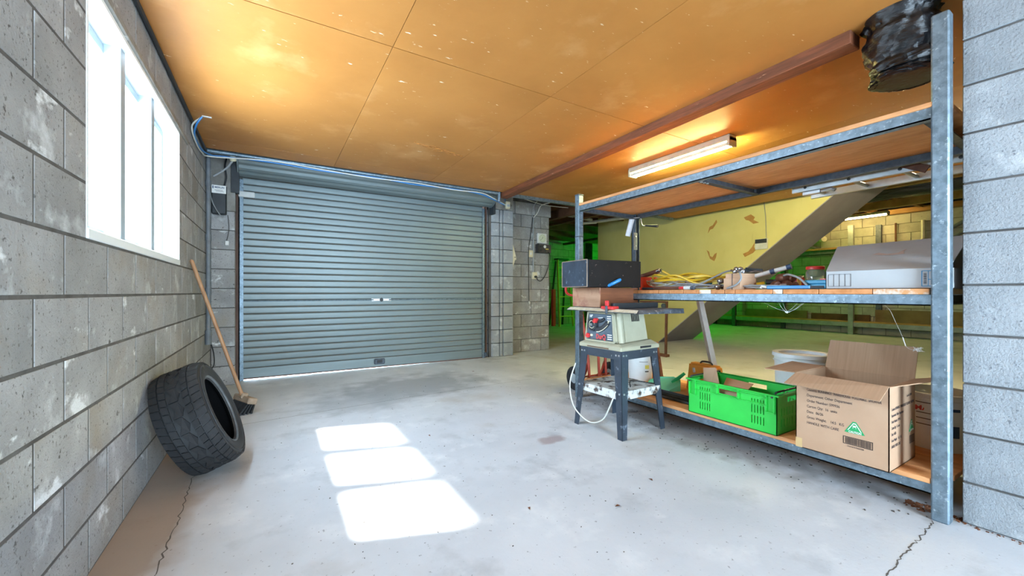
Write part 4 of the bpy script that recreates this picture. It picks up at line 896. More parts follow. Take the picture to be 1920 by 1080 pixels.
for yy in (cy0 + 0.012, cy1 - 0.012):
    MB().tube([(cx0 + 0.005, yy, ZL + 0.240), (cx0 + 0.012, yy - 0.004, ZL + 0.250), (cx1 - 0.012, yy - 0.004, ZL + 0.250), (cx1 - 0.005, yy, ZL + 0.240)], 0.006, 8).build('bale_arm', 'black_plastic', cr, smooth=True)
for yy in (cy0 + 0.02, cy1 - 0.02): MB().lathe([(0, 0), (0.006, 0), (0.006, 0.003), (0, 0.003)], 10, rotm(ry=-PI / 2), (cx0 - 0.014, yy, ZL + 0.221)).build('pivot_pin', 'black_plastic', cr)
fb = thing('folded_carton', 'flattened brown cardboard carton leaning inside the green crate', 'carton', (2.66, 1.56, ZL + 0.01))
def sheet(mb, pts, th=0.003):
    P_ = [Vector(p_) for p_ in pts]; nrm = (P_[1] - P_[0]).cross(P_[2] - P_[0]).normalized() * th; k = len(P_)
    mb.add(P_ + [p_ + nrm for p_ in P_], [tuple(range(k)), tuple(range(k, 2 * k))] + [(i, (i + 1) % k, (i + 1) % k + k, i + k) for i in range(k)]); return mb
sheet(MB(), [(2.58, 1.68, ZL + 0.02), (2.56, 1.55, ZL + 0.19), (2.61, 1.61, ZL + 0.315), (2.63, 1.715, ZL + 0.295)]).build('flap', 'card', fb)
sheet(MB(), [(2.56, 1.55, ZL + 0.17), (2.56, 1.40, ZL + 0.18), (2.72, 1.42, ZL + 0.225), (2.72, 1.60, ZL + 0.235)]).build('flap', 'card', fb)
sheet(MB(), [(2.54, 1.56, ZL + 0.12), (2.54, 1.38, ZL + 0.10), (2.555, 1.40, ZL + 0.20), (2.555, 1.56, ZL + 0.205)]).build('panel', 'card', fb)
sheet(MB(), [(2.56, 1.70, ZL + 0.01), (2.56, 1.39, ZL + 0.01), (2.75, 1.39, ZL + 0.012), (2.75, 1.70, ZL + 0.012)]).build('panel', 'card', fb)
# big open carton
bc_ = thing('open_carton', 'large open brown cardboard carton with printed text at the right of the lower shelf', 'carton', (2.62, 0.86, ZL))
X0, X1, Y0, Y1, HB = 2.435, 2.79, 0.668, 1.05, 0.395
ZT_ = ZL + HB
B(X0, X0 + 0.004, Y0, Y1, ZL, ZT_).build('front_wall', 'card', bc_)
B(X1 - 0.004, X1, Y0, Y1, ZL, ZT_).build('back_wall', 'card_in', bc_)
B(X0, X1, Y0, Y0 + 0.004, ZL, ZT_).build('side_wall', 'card', bc_)
B(X0, X1, Y1 - 0.004, Y1, ZL, ZT_).build('side_wall', 'card_in', bc_)
B(X0, X1, Y0, Y1, ZL, ZL + 0.004).build('bottom', 'card_in', bc_)
sheet(MB(), [(X0, Y0, ZT_), (X0, Y1, ZT_), (X0 - 0.105, Y1 + 0.01, ZT_ - 0.045), (X0 - 0.10, Y0 + 0.005, ZT_ - 0.055)], 0.004).build('front_flap', 'card_in', bc_)
sheet(MB(), [(X1, Y0, ZT_), (X1, Y1, ZT_), (X1 + 0.055, Y1 - 0.005, ZT_ + 0.155), (X1 + 0.055, Y0 + 0.0, ZT_ + 0.155)], 0.004).build('back_flap', 'card_in', bc_)
sheet(MB(), [(X0, Y1, ZT_), (X1, Y1, ZT_), (X1 - 0.01, Y1 + 0.17, ZT_ + 0.005), (X0 + 0.01, Y1 + 0.165, ZT_ - 0.006)], 0.004).build('side_flap', 'card_in', bc_)
sheet(MB(), [(X0 + 0.01, Y0, ZT_), (X1, Y0, ZT_), (X1, Y0 - 0.125, ZT_ + 0.035), (X0 + 0.115, Y0 - 0.11, ZT_ + 0.035)], 0.004).build('side_flap', 'card_in', bc_)
B(X0 - 0.0008, X0, Y1 - 0.03, Y1 + 0.0005, ZL, ZL + 0.05).build('tape', 'card_tape', bc_)
lines = ['Contents: BUNNINGS  WAREHOUSE  FOLDABLE  SHOPPER', 'Department: Other Department', 'Order Number: 599936', 'Carton Qty:  16  units', 'Date:  06/26', 'Gross Weight:    14.5   KG', 'HANDLE WITH CARE']
for i, ln in enumerate(lines):
    text('printed_text', ln, 0.0195, (X0 - 0.0006, Y1 - 0.052, ZT_ - 0.085 - i * 0.029), (0, -1, 0), (0, 0, 1), 'ink', bc_, sx=0.60 if i == 0 else 0.75)
    text('printed_text', ln, 0.0195, (X0 + 0.025, Y0 - 0.0006, ZT_ - 0.115 - i * 0.029), (1, 0, 0), (0, 0, 1), 'ink', bc_, sx=0.62)
text('printed_text', 'Ctn No. 11/201', 0.016, (X0 + 0.23, Y0 - 0.0006, ZT_ - 0.075), (1, 0, 0), (0, 0, 1), 'ink', bc_, sx=0.7)
def tri(cy, cz, s_, fn):
    out = [fn(cy - s_, cz - s_ * 0.55), fn(cy + s_, cz - s_ * 0.55), fn(cy + s_ * 0.16, cz + s_ * 0.85), fn(cy - s_ * 0.16, cz + s_ * 0.85)]
    return out
for fn, cc, nm in ((lambda u, z_, d=0.0007: Vector((X0 - d, u, z_)), Y0 + 0.128, 0), (lambda u, z_, d=0.0007: Vector((u, Y0 - d, z_)), X1 - 0.055, 1)):
    s_ = 0.036; cz = ZL + 0.165
    MB().add(tri(cc, cz, s_ * 1.12, fn), [(0, 1, 2, 3)]).build('warning_mark', 'ink_green', bc_)
    f2 = lambda u, z_: fn(u, z_, 0.0011); MB().add(tri(cc, cz + 0.001, s_ * 0.86, f2), [(0, 1, 2, 3)]).build('warning_mark', 'ink_white', bc_)
    f3 = lambda u, z_: fn(u, z_, 0.0015); MB().add(tri(cc, cz + 0.002, s_ * 0.68, f3), [(0, 1, 2, 3)]).build('warning_mark', 'ink_green', bc_)
    sgnx = -1 if nm == 0 else 1
    org = fn(cc - sgnx * 0.023, cz - 0.0215, 0.0017); xd = (0, -1, 0) if nm == 0 else (1, 0, 0)
    MB().add([fn(cc - 0.034, cz - 0.023, 0.0013), fn(cc + 0.034, cz - 0.023, 0.0013), fn(cc + 0.034, cz - 0.011, 0.0013), fn(cc - 0.034, cz - 0.011, 0.0013)], [(0, 1, 2, 3)]).build('warning_mark', 'ink_green', bc_)
    text('printed_text', 'CAUTION', 0.0135, org, xd, (0, 0, 1), 'ink_white', bc_, sx=0.82, bold=0.0003)
    # little trolley pictogram: basket, wheels
    pg = MB(); 
    for (a, b, w_, h_) in ((0.0, 0.012, 0.013, 0.008), (-0.006 * sgnx * -1, 0.004, 0.003, 0.003), (0.006 * sgnx * -1, 0.004, 0.003, 0.003)):
        pg.add([fn(cc + a - w_ / 2, cz + b - h_ / 2, 0.0019), fn(cc + a + w_ / 2, cz + b - h_ / 2, 0.0019), fn(cc + a + w_ / 2, cz + b + h_ / 2, 0.0019), fn(cc + a - w_ / 2, cz + b + h_ / 2, 0.0019)], [(0, 1, 2, 3)])
    pg.build('warning_mark', 'ink_white', bc_)
    wdt = 0.115 if nm == 0 else 0.07; bz0, bz1 = ZL + 0.083, ZL + 0.121; c2 = cc - (0.012 if nm == 0 else -0.005)
    fr2 = MB()
    for (a, b, c_, d_) in ((-wdt / 2, wdt / 2, bz0, bz0 + 0.003), (-wdt / 2, wdt / 2, bz1 - 0.003, bz1), (-wdt / 2, -wdt / 2 + 0.003, bz0, bz1), (wdt / 2 - 0.003, wdt / 2, bz0, bz1)):
        fr2.add([fn(c2 + a, c_), fn(c2 + b, c_), fn(c2 + b, d_), fn(c2 + a, d_)], [(0, 1, 2, 3)])
    u = -wdt / 2 + 0.007; random.seed(11)
    while u < wdt / 2 - 0.008:
        t_ = random.choice((0.0008, 0.0016, 0.0024)); fr2.add([fn(c2 + u, bz0 + 0.004), fn(c2 + u + t_, bz0 + 0.004), fn(c2 + u + t_, bz1 - 0.004), fn(c2 + u, bz1 - 0.004)], [(0, 1, 2, 3)]); u += t_ + 0.0014
    fr2.build('barcode', 'ink_dark', bc_)
    if nm == 0: text('printed_text', '19316757060788', 0.0095, (X0 - 0.0007, c2 + 0.042, bz0 - 0.012), (0, -1, 0), (0, 0, 1), 'ink', bc_)
# pails
def pail(name, label, c, r0, r1, h_, lid=False, m='pail'):
    t_ = thing(name, label, 'bucket', c)
    MB().lathe([(0, 0), (r0, 0), (r1, h_), (r1 - 0.003, h_), (r0 - 0.003, 0.004), (0, 0.004)], 36, None, c).build('tub', m, t_, smooth=True)
    for dz in (0.0, 0.035) if lid else (0.0, 0.03):
        k = 1 - dz / h_; rr = r0 + (r1 - r0) * k
        MB().lathe([(rr - 0.002, h_ - dz - 0.012), (rr + 0.007, h_ - dz - 0.010), (rr + 0.007, h_ - dz - 0.003), (rr - 0.002, h_ - dz - 0.001)], 36, None, c, True).build('rim_ring', m, t_, smooth=True)
    if lid:
        MB().lathe([(0, h_ - 0.008), (r1 - 0.03, h_ - 0.008), (r1 - 0.026, h_ + 0.010), (r1 + 0.010, h_ + 0.012), (r1 + 0.012, h_ - 0.012), (r1 + 0.006, h_ - 0.012)], 36, None, c).build('lid', m, t_, smooth=True)
    return t_
p1 = pail('lidded_pail', 'large white lidded pail behind the green crate and open carton', (3.12, 1.31, ZL), 0.145, 0.160, 0.405, True, 'pail')
MB().box(3.04, 3.11, 1.18, 1.192, ZL + 0.40, ZL + 0.41).build('lid_clip', 'black_plastic', p1)
p2 = pail('white_bucket', 'white bucket with yellow label seen through the legs of the table saw', (3.04, 2.64, ZL), 0.105, 0.120, 0.27, False, 'pail')
def patch(c, r, a0, a1, z0, z1, n_=8):
    vs = []
    for i in range(n_ + 1):
        a = a0 + (a1 - a0) * i / n_
        for z_ in (z0, z1): vs.append((c[0] + r * math.cos(a), c[1] + r * math.sin(a), z_))
    return MB().add(vs, [(2 * i, 2 * i + 2, 2 * i + 3, 2 * i + 1) for i in range(n_)])
patch((3.04, 2.64), 0.1150, -2.05, -1.68, ZL + 0.115, ZL + 0.150).build('label_print', 'ink_yellow', p2)
patch((3.04, 2.64), 0.1145, -2.05, -1.72, ZL + 0.085, ZL + 0.095).build('label_print', 'ink_dark', p2)
patch((3.04, 2.64), 0.1165, -2.5, -1.8, ZL + 0.178, ZL + 0.182).build('label_print', 'ink_dark', p2)
p3 = pail('white_bucket', 'open white bucket with red MAX lettering behind the near rack post', (3.11, 0.66, ZL), 0.128, 0.145, 0.30, False, 'pail')
for z_ in (0.13, 0.16, 0.19, 0.245): patch((3.11, 0.66), 0.1405 if z_ < 0.2 else 0.1438, -3.5, -2.9, ZL + z_, ZL + z_ + 0.004).build('label_print', 'ink_dark', p3)
patch((3.11, 0.66), 0.1425, -2.75, -2.3, ZL + 0.215, ZL + 0.23).build('label_print', 'blue_dark', p3)
patch((3.11, 0.66), 0.1375, -2.6, -2.3, ZL + 0.08, ZL + 0.14).build('label_print', 'blue_dark', p3)
text('label_lettering', 'MAX', 0.035, (2.963, 0.71, ZL + 0.205), (0.25, -1, 0), (0, 0, 1), 'ink_red', p3, bold=0.001)
# dustpan
dp = thing('dustpan', 'mint green plastic dustpan on the lower shelf behind the saw stand', 'dustpan', (2.92, 2.26, ZL))
pan = [(2.80, 2.30), (2.84, 2.16), (2.93, 2.12), (3.0, 2.17), (3.03, 2.26), (2.97, 2.36), (2.88, 2.40), (2.82, 2.38)]
zt = [0.0, 0.012, 0.05, 0.075, 0.085, 0.075, 0.05, 0.02]
k = len(pan)
vs = [(x_, y_, ZL + 0.002) for x_, y_ in pan] + [(x_ , y_, ZL + 0.004 + z_) for (x_, y_), z_ in zip(pan, zt)]
MB().add([(x_, y_, ZL + 0.002 + z_ * 0.9) for (x_, y_), z_ in zip(pan, zt)], [tuple(range(k))]).build('scoop', 'green_pan', dp)
MB().add(vs, [tuple(range(k))] + [(i, (i + 1) % k, (i + 1) % k + k, i + k) for i in range(k)]).build('pan_wall', 'green_pan', dp)
MB().tube([(2.95, 2.22, ZL + 0.06), (2.975, 2.17, ZL + 0.10), (3.0, 2.13, ZL + 0.145)], 0.014, 10, radii=[0.010, 0.016, 0.013]).build('grip', 'green_handle', dp, smooth=True)
ob = thing('orange_toolbox', 'orange plastic tool bag behind the left end of the green crate', 'bag', (3.08, 2.0, ZL))
MB().add([(3.02, 1.85, ZL), (3.14, 1.85, ZL), (3.14, 2.14, ZL), (3.02, 2.14, ZL), (3.035, 1.87, ZL + 0.235), (3.125, 1.87, ZL + 0.235), (3.125, 2.12, ZL + 0.24), (3.035, 2.12, ZL + 0.24)],
         [(0, 1, 2, 3), (4, 5, 6, 7), (0, 1, 5, 4), (1, 2, 6, 5), (2, 3, 7, 6), (3, 0, 4, 7)]).build('bag_body', 'orange_bag', ob, bevel=0.015, seg=2)
MB().tube(curve_pts([(3.08, 1.93, ZL + 0.232), (3.08, 1.95, ZL + 0.255), (3.08, 2.02, ZL + 0.255), (3.08, 2.04, ZL + 0.232)], 5), 0.007, 8).build('handle', 'black_plastic', ob, smooth=True)
for yy in (1.93, 2.06): MB().tube([(3.028, yy, ZL + 0.165), (3.02, yy, ZL + 0.20)], 0.010, 8).build('catch', 'white_plastic', ob)
for i, (xx, wd) in enumerate(((2.64, 0.030), (2.70, 0.026), (2.745, 0.026), (2.80, 0.028))):
    o = MB().box(xx, xx + wd, 1.79, 2.80, ZL, ZL + 0.004).box(xx, xx + 0.004, 1.79, 2.80, ZL, ZL + 0.018).build('angle_bar', 'steel_black', loc=(xx, 2.3, ZL))
    tag(o, 'black steel angle bar lying along the lower shelf, ' + ('nearest the front edge', 'second from the front', 'third from the front', 'farthest from the front')[i], 'steel bar', 'steel angle bars on the lower shelf')
wl_ = MB().bar((3.22, 2.14, 0.948), (3.08, 1.87, ZL + 0.002), 0.042, 0.042).build('prop_leg', 'white_plastic', loc=(3.08, 1.87, ZL)); tag(wl_, 'white square prop leaning from the lower shelf up to the middle shelf', 'prop')
# leaning timber offcut behind the bucket
o = MB().bar((3.20, 2.52, ZL + 0.02), (3.30, 2.66, ZL + 0.33), 0.02, 0.04).build('timber_offcut', 'brown_wood', loc=(3.2, 2.52, ZL)); tag(o, 'short brown timber offcut leaning beside the white bucket behind the saw', 'timber')

# ------------------------------------------------------------------ hand truck
ht = thing('hand_truck', 'red steel hand truck with grey wheels behind the table saw', 'hand truck', (2.93, 3.2, 0))
for xx in (2.69, 3.19):
    wh = MB().lathe([(0.05, -0.03), (0.10, -0.035), (0.123, -0.02), (0.125, 0), (0.123, 0.02), (0.10, 0.035), (0.05, 0.03)], 28, rotm(ry=PI / 2), (xx, 3.18, 0.125), True).build('wheel', 'black_rubber', ht, smooth=True)
    MB().lathe([(0, -0.03), (0.055, -0.026), (0.075, -0.02), (0.075, 0.02), (0.055, 0.026), (0, 0.03)], 20, rotm(ry=PI / 2), (xx, 3.18, 0.125)).build('wheel_hub', 'pail_grey', wh, smooth=True)
MB().tube([(2.69, 3.18, 0.125), (3.19, 3.18, 0.125)], 0.010, 8).build('axle', 'hand_truck_red', ht, smooth=True)
for xx, tx in ((2.81, 2.82), (3.05, 3.12)):
    MB().tube(curve_pts([(xx, 3.10, 0.02), (xx - 0.0, 3.12, 0.3), (tx, 3.22, 0.75), (tx, 3.26, 0.98)], 6), 0.014, 8).build('upright', 'hand_truck_red', ht, smooth=True)
    MB().tube(curve_pts([(xx, 3.12, 0.28), (xx + 0.03, 3.17, 0.24), (xx + 0.01, 3.19, 0.15), (xx - 0.05, 3.185, 0.12)], 5), 0.016, 8).build('axle_bracket', 'hand_truck_red', ht, smooth=True)
MB().tube([(2.95, 3.10, 0.03), (2.95, 3.13, 0.5)], 0.014, 8).build('upright', 'hand_truck_red', ht)
MB().tube(curve_pts([(2.82, 3.26, 0.97), (2.67, 3.27, 0.99), (2.635, 3.27, 1.05), (2.70, 3.28, 1.10), (2.91, 3.28, 1.12), (3.10, 3.28, 1.10), (3.12, 3.26, 0.98)], 6), 0.013, 8).build('handle_loop', 'red_plastic', ht, smooth=True)
B(2.76, 3.10, 2.995, 3.11, 0.004, 0.012).build('toe_plate', 'hand_truck_red', ht)
B(2.79, 3.07, 3.105, 3.12, 0.10, 0.13).build('cross_member', 'hand_truck_red', ht)

# brown metal stand far behind
bf = thing('metal_trestle', 'rusty brown metal trestle standing in front of the yellow stair wall', 'trestle', (5.3, 4.2, 0))
MB().bar((5.30, 4.10, 0), (5.28, 4.065, 0.86), 0.03, 0.03).build('leg', 'rust_brown', bf)
MB().bar((5.30, 4.95, 0), (5.28, 4.90, 0.86), 0.03, 0.03).build('leg', 'rust_brown', bf)
MB().bar((5.28, 4.05, 0.86), (5.28, 4.92, 0.86), 0.03, 0.03).build('top_bar', 'rust_brown', bf)
MB().lathe([(0, -0.02), (0.04, -0.02), (0.04, 0.02), (0, 0.02)], 14, rotm(ry=PI / 2), (5.26, 4.10, 0.80)).build('castor', 'galv_dull', bf, smooth=True)
B(5.25, 5.33, 4.05, 4.24, 0, 0.04).build('foot', 'rust_brown', bf)

# ------------------------------------------------------------------ under the top shelf
pr_ = thing('paint_roller', 'white paint roller with black handle hanging from the far back rack post', 'paint roller', (3.30, 2.95, 1.75))
MB().tube([(3.285, 2.965, 1.795), (3.27, 3.01, 1.615)], 0.028, 14).build('roller_sleeve', 'roller_nap', pr_, smooth=True)
MB().tube(curve_pts([(3.285, 2.963, 1.80), (3.30, 2.91, 1.80), (3.315, 2.875, 1.79), (3.315, 2.85, 1.715), (3.315, 2.80, 1.705)], 6), 0.004, 6).build('wire', 'white_plastic', pr_, smooth=True)
MB().tube([(3.315, 2.81, 1.706), (3.315, 2.66, 1.678)], 0.012, 8, radii=[0.009, 0.016]).build('handle', 'black_plastic', pr_, smooth=True)
lad = thing('extension_ladder', 'aluminium extension ladder hung horizontally behind the top shelf', 'ladder', (3.45, 0.9, 1.79))
for xx in (3.39, 3.70):
    MB().box(xx, xx + 0.022, 0.50, 1.49, 1.762, 1.815).build('stile', 'aluminium', lad, bevel=0.003)
for k in range(4):
    yy = 0.62 + k * 0.26
    MB().tube([(3.40, yy, 1.79), (3.71, yy, 1.79)], 0.014, 10).build('rung', 'aluminium', lad, smooth=True)
    MB().lathe([(0, 0.0), (0.010, 0.0), (0.010, 0.003), (0, 0.003)], 10, rotm(ry=-PI / 2), (3.389, yy, 1.79)).build('rung_hole', 'black_plastic', lad)
MB().obox((3.40, 1.36, 1.745), (0.03, 0.12, 0.03)).build('latch', 'aluminium', lad, bevel=0.006)
MB().tube([(3.40, 1.31, 1.745), (3.40, 1.24, 1.75), (3.40, 1.22, 1.735)], 0.012, 8).build('latch_hook', 'aluminium', lad, smooth=True)
o = MB().bar((3.37, 0.872, 1.822), (3.37, 0.752, 1.752), 0.012, 0.045).bar((3.37, 0.873, 1.80), (3.37, 0.873, 1.845), 0.012, 0.03).build('ladder_bracket', 'rust_brown', loc=(3.37, 0.80, 1.79)); tag(o, 'brown rusty hook bracket holding the aluminium ladder', 'bracket')
from mathutils import noise as mnoise
def lumpy(name, path, r, m, label, cat, seed, n_=56, seg=14, fold=0.03, ring_=None):
    """crumpled plastic sleeve: a tube pushed in and out by creased noise, pulled tight at the ties."""
    P_ = curve_pts(path, seg); t_ = MB(); k = len(P_); rr = []
    for i in range(k):
        t = i / (k - 1); q_ = r(t)
        for (tc, dp, wd) in (ring_ or ()): q_ *= 1 - dp * math.exp(-((t - tc) / wd) ** 2)
        rr.append(q_)
    t_.tube(P_, 0.1, n_, radii=rr)
    for i in range(k):
        for j in range(n_):
            v = t_.v[i * n_ + j]; d = (v - P_[i]); a = 2 * PI * j / n_
            cr_ = abs(mnoise.noise(Vector((math.cos(a) * 4.2, math.sin(a) * 4.2, i * 0.16 + seed)))) + 0.5 * abs(mnoise.noise(Vector((math.cos(a) * 9, math.sin(a) * 9, i * 0.35 + seed))))
            lo_ = mnoise.noise(Vector((math.cos(a) * 1.3, math.sin(a) * 1.3, i * 0.05 + seed + 7)))
            t_.v[i * n_ + j] = v + d.normalized() * (fold * (0.45 - cr_) + fold * 0.8 * lo_)
    o = t_.build(name, m, None, smooth=True, loc=path[0]); tag(o, label, cat); return o
lumpy('wrapped_duct', [(2.72, 0.71, 2.85), (2.72, 0.71, 2.6), (2.725, 0.705, 2.4), (2.74, 0.695, 2.26), (2.755, 0.685, 2.16), (2.76, 0.685, 2.115), (2.76, 0.685, 2.095), (2.76, 0.685, 2.09)],
      lambda t: 0.165 - 0.045 * t if t < 0.74 else (0.132 * math.sqrt(max(0.0, 1 - ((t - 0.74) / 0.262) ** 2)) + 0.004), 'black_poly', 'lumpy black plastic wrapped duct hanging at the ceiling beside the near post', 'duct', 4, fold=0.028, ring_=((0.32, 0.16, 0.02), (0.5, 0.10, 0.02), (0.63, 0.12, 0.015)))
lumpy('flexible_duct', [(9.0, 4.4, 2.80), (8.9, 3.4, 2.74), (8.8, 2.4, 2.76), (8.8, 1.5, 2.74), (8.8, 0.6, 2.78), (8.8, -0.2, 2.8)], lambda t: 0.19, 'black_poly', 'black flexible duct running under the joists above the back room', 'duct', 8, fold=0.03)

# ------------------------------------------------------------------ back room
bnch = thing('timber_rack', 'long timber bench and high shelf on posts along the far block wall', 'rack', (12.1, 4.5, 0))
B(11.93, 11.99, 1.4, 8.6, 0.19, 0.29).build('front_rail', 'aluminium_dull', bnch)
B(11.93, 12.28, 1.4, 8.6, 0.29, 0.315).build('bench_board', 'timber_pale', bnch)
for y in (3.97, 6.80): B(11.90, 11.99, y - 0.05, y + 0.05, 0, 2.62).build('post', 'galv_dull' if y > 5 else 'aluminium_dull', bnch)
for (a, b, zt) in ((1.6, 3.6, 0.60), (5.0, 6.6, 0.52), (3.7, 4.9, 0.47)):
    o = B(12.20, 12.24, a, b, 0.315, zt).build('loose_board', 'timber_dark' if a == 3.7 else 'timber_mid', loc=(12.2, a, 0.315)); tag(o, {1.6: 'long pale board standing on the far bench at its right end', 5.0: 'short pale board standing on the far bench towards the green light', 3.7: 'dark board standing on the far bench between two pale boards'}[a], 'board')
us = bnch
B(11.92, 12.17, 1.4, 8.6, 2.08, 2.125).build('shelf_board', 'timber_pale', us)
B(11.95, 12.17, 1.4, 8.6, 1.98, 2.08).build('shelf_rail', 'steel_black', us)
for y in (3.55, 5.6, 7.6):
    o = B(12.22, 12.29, y - 0.05, y + 0.05, 0.0 if y > 4 else 0.32, 2.6).build('wall_strut', 'galv_dull', loc=(12.25, y, 0)); tag(o, {3.55: 'grey steel strut on the far wall right of the bright light', 5.6: 'grey steel strut on the far wall behind the staircase slope', 7.6: 'grey steel strut on the far wall by the green floor glow'}[y], 'strut', 'steel struts on the far wall')
def pipe(name, pts, r, m, label): return tag(MB().tube(pts, r, 8).build(name, m, smooth=True, loc=pts[0]), label, 'pipe')
pipe('conduit_pipe', [(12.24, 2.80, 2.60), (12.24, 2.80, 2.22), (12.24, 2.82, 2.16), (12.24, 3.05, 1.95)], 0.035, 'pipe_white', 'cream pipe bending down the far wall beside the near rack post')
pipe('conduit_pipe', [(12.24, 2.0, 2.62), (12.24, 3.0, 1.95), (12.24, 3.2, 1.8)], 0.035, 'pipe_grey', 'upper grey pipe sloping across the far wall')
pipe('conduit_pipe', [(12.24, 1.85, 2.50), (12.24, 2.85, 1.84), (12.24, 3.0, 1.75)], 0.030, 'pipe_grey', 'lower grey pipe sloping across the far wall')
pipe('conduit_pipe', [(12.24, 3.25, 2.6), (12.24, 3.25, 1.9), (12.24, 3.25, 1.2)], 0.018, 'rust_brown', 'thin rusty pipe running down the far wall')
pipe('waste_pipe', [(12.2, 4.75, 2.62), (12.2, 4.72, 2.45), (12.18, 4.66, 2.38), (12.12, 4.58, 2.38)], 0.07, 'pipe_white', 'short thick waste pipe elbow on the far wall under the stair slope')
pipe('brace_pipe', [(12.22, 5.35, 2.42), (12.22, 4.75, 2.14)], 0.035, 'pipe_grey', 'grey diagonal brace above the upper wall shelf')
# step ladder by the green wall
sl = thing('step_ladder', 'fibreglass step ladder glowing green in the back doorway', 'step ladder', (7.5, 9.45, 0))
for dx in (0, 0.52):
    MB().bar((7.22 + dx, 9.25, 0), (7.30 + dx * 0.72, 9.45, 2.0), 0.03, 0.07).build('front_rail', 'ladder_fibre', sl)
    MB().bar((7.30 + dx, 9.88, 0), (7.32 + dx * 0.72, 9.56, 1.95), 0.03, 0.06).build('rear_rail', 'black_plastic', sl)
for k in range(6):
    z_ = 0.30 + k * 0.29; f_ = z_ / 2.0
    B(7.22 + 0.08 * f_, 7.74 - 0.066 * f_, 9.25 + 0.2 * f_ - 0.03, 9.25 + 0.2 * f_ + 0.06, z_ - 0.012, z_ + 0.012).build('tread', 'ladder_fibre', sl)
B(7.27, 7.70, 9.40, 9.60, 1.98, 2.03).build('top_cap', 'black_plastic', sl, bevel=0.01)
o = B(7.02, 7.12, 9.3, 9.4, 0.02, 1.1).build('red_post', 'red_plastic', loc=(7.07, 9.35, 0), bevel=0.01); tag(o, 'narrow red upright standing left of the step ladder', 'post')
pipe('ceiling_pipe', [(4.35, 6.5, 2.665), (5.05, 6.5, 2.635), (5.95, 6.5, 2.585)], 0.035, 'pipe_white', 'white pipe crossing under the joists left of the yellow wall')
pipe('ceiling_pipe', [(6.0, 6.6, 2.55), (6.65, 5.6, 2.62)], 0.035, 'pipe_white', 'white pipe meeting the top of the yellow wall')
o = MB().tube([(5.62, 6.5, 2.48), (5.68, 6.47, 2.485)], 0.04, 10).build('yellow_pipe_cap', 'yellow_cable', smooth=True, loc=(5.65, 6.5, 2.48)); tag(o, 'yellow cap on a short pipe stub under the joists', 'pipe cap')
pipe('pipe_stub', [(5.68, 6.47, 2.485), (5.95, 6.35, 2.51)], 0.028, 'pipe_white', 'short white pipe stub with a yellow cap')

# ------------------------------------------------------------------ fittings on door wall and cables
cb = thing('door_controller', 'black roller door opener control box with white label on the left pier', 'control box', (-0.49, 5.28, 1.85))
B(-0.548, -0.418, 5.225, 5.293, 1.845, 2.155).build('case', 'black_plastic', cb, bevel=0.01)
B(-0.545, -0.421, 5.223, 5.226, 2.065, 2.15).build('label', 'ink_white', cb)
text('label_lettering', 'MERLIN', 0.026, (-0.520, 5.2222, 2.118), (1, 0, 0), (0, 0, 1), 'blue_dark', cb, bold=0.0008, sx=0.95)
B(-0.538, -0.529, 5.2222, 5.2232, 2.112, 2.14).build('label_mark', 'blue_dark', cb)
MB().box(-0.52, -0.45, 5.2222, 5.2232, 2.095, 2.099).box(-0.51, -0.44, 5.2222, 5.2232, 2.082, 2.085).build('label_print', 'ink', cb)
cable('control_cable', [(-0.44, 5.26, 2.155), (-0.42, 5.24, 2.25), (-0.43, 5.22, 2.36), (-0.42, 5.25, 2.45)], 0.008, 'black_cable', None, 8, 6, 'thick black cable rising from the door control box')
cable('hanging_wire', [(-0.55, 5.20, 2.30), (-0.555, 5.18, 2.1), (-0.53, 5.17, 1.95), (-0.47, 5.17, 1.83), (-0.44, 5.2, 1.82)], 0.005, 'grey_cable', None, 8, 6, 'thin grey wire looping over the front of the door control box')
o = B(-0.435, -0.400, 5.265, 5.293, 1.52, 1.57).build('wall_button', 'white_plastic', loc=(-0.42, 5.28, 1.52), bevel=0.004); tag(o, 'small white push button on the left pier below the control box', 'switch')
cable('button_wire', [(-0.42, 5.285, 1.57), (-0.40, 5.285, 1.70), (-0.41, 5.285, 1.85)], 0.003, 'black_cable', None, 6, 5, 'thin black wire between the control box and the push button')
cp = thing('conduit', 'grey conduit pipe down the corner of the left wall', 'conduit', (-0.53, 5.0, 0.45))
MB().tube([(-0.535, 4.88, 0.62), (-0.535, 4.88, 2.40)], 0.020, 10).build('pipe', 'pipe_grey', cp, smooth=True)
MB().tube([(-0.535, 4.88, 0.50), (-0.535, 4.88, 0.64)], 0.028, 10).build('socket_end', 'pipe_grey', cp, smooth=True)
for z_ in (1.0, 1.52, 2.05): MB().tube([(-0.535, 4.88, z_), (-0.535, 4.88, z_ + 0.06)], 0.025, 10).build('coupling', 'pipe_grey', cp, smooth=True)
cable('conduit_tail', [(-0.52, 4.90, 0.52), (-0.50, 4.95, 0.40), (-0.50, 4.96, 0.28), (-0.545, 4.93, 0.22)], 0.006, 'black_cable', None, 8, 6, 'black cable tail hanging out below the corner conduit')
jb = thing('pull_cord_switch', 'cream pull switch on a grey lead above the door control box', 'switch', (-0.30, 4.86, 2.33))
MB().lathe([(0, 0), (0.028, 0), (0.030, 0.03), (0.022, 0.05), (0, 0.05)], 14, rotm(rx=0.6), (-0.335, 4.86, 2.335)).build('switch_body', 'cream_plastic', jb, smooth=True)
MB().tube(curve_pts([(-0.34, 4.87, 2.33), (-0.40, 4.90, 2.25), (-0.50, 4.93, 2.17)], 6), 0.009, 6).build('lead', 'grey_cable', jb, smooth=True)
rail = thing('header_pipe', 'galvanised pipe along the edge of the ceiling above the roller door', 'pipe', (1.0, 4.81, 2.38))
MB().tube([(-0.54, 4.815, 2.385), (2.70, 4.815, 2.385)], 0.020, 10).build('pipe', 'galv', rail, smooth=True)
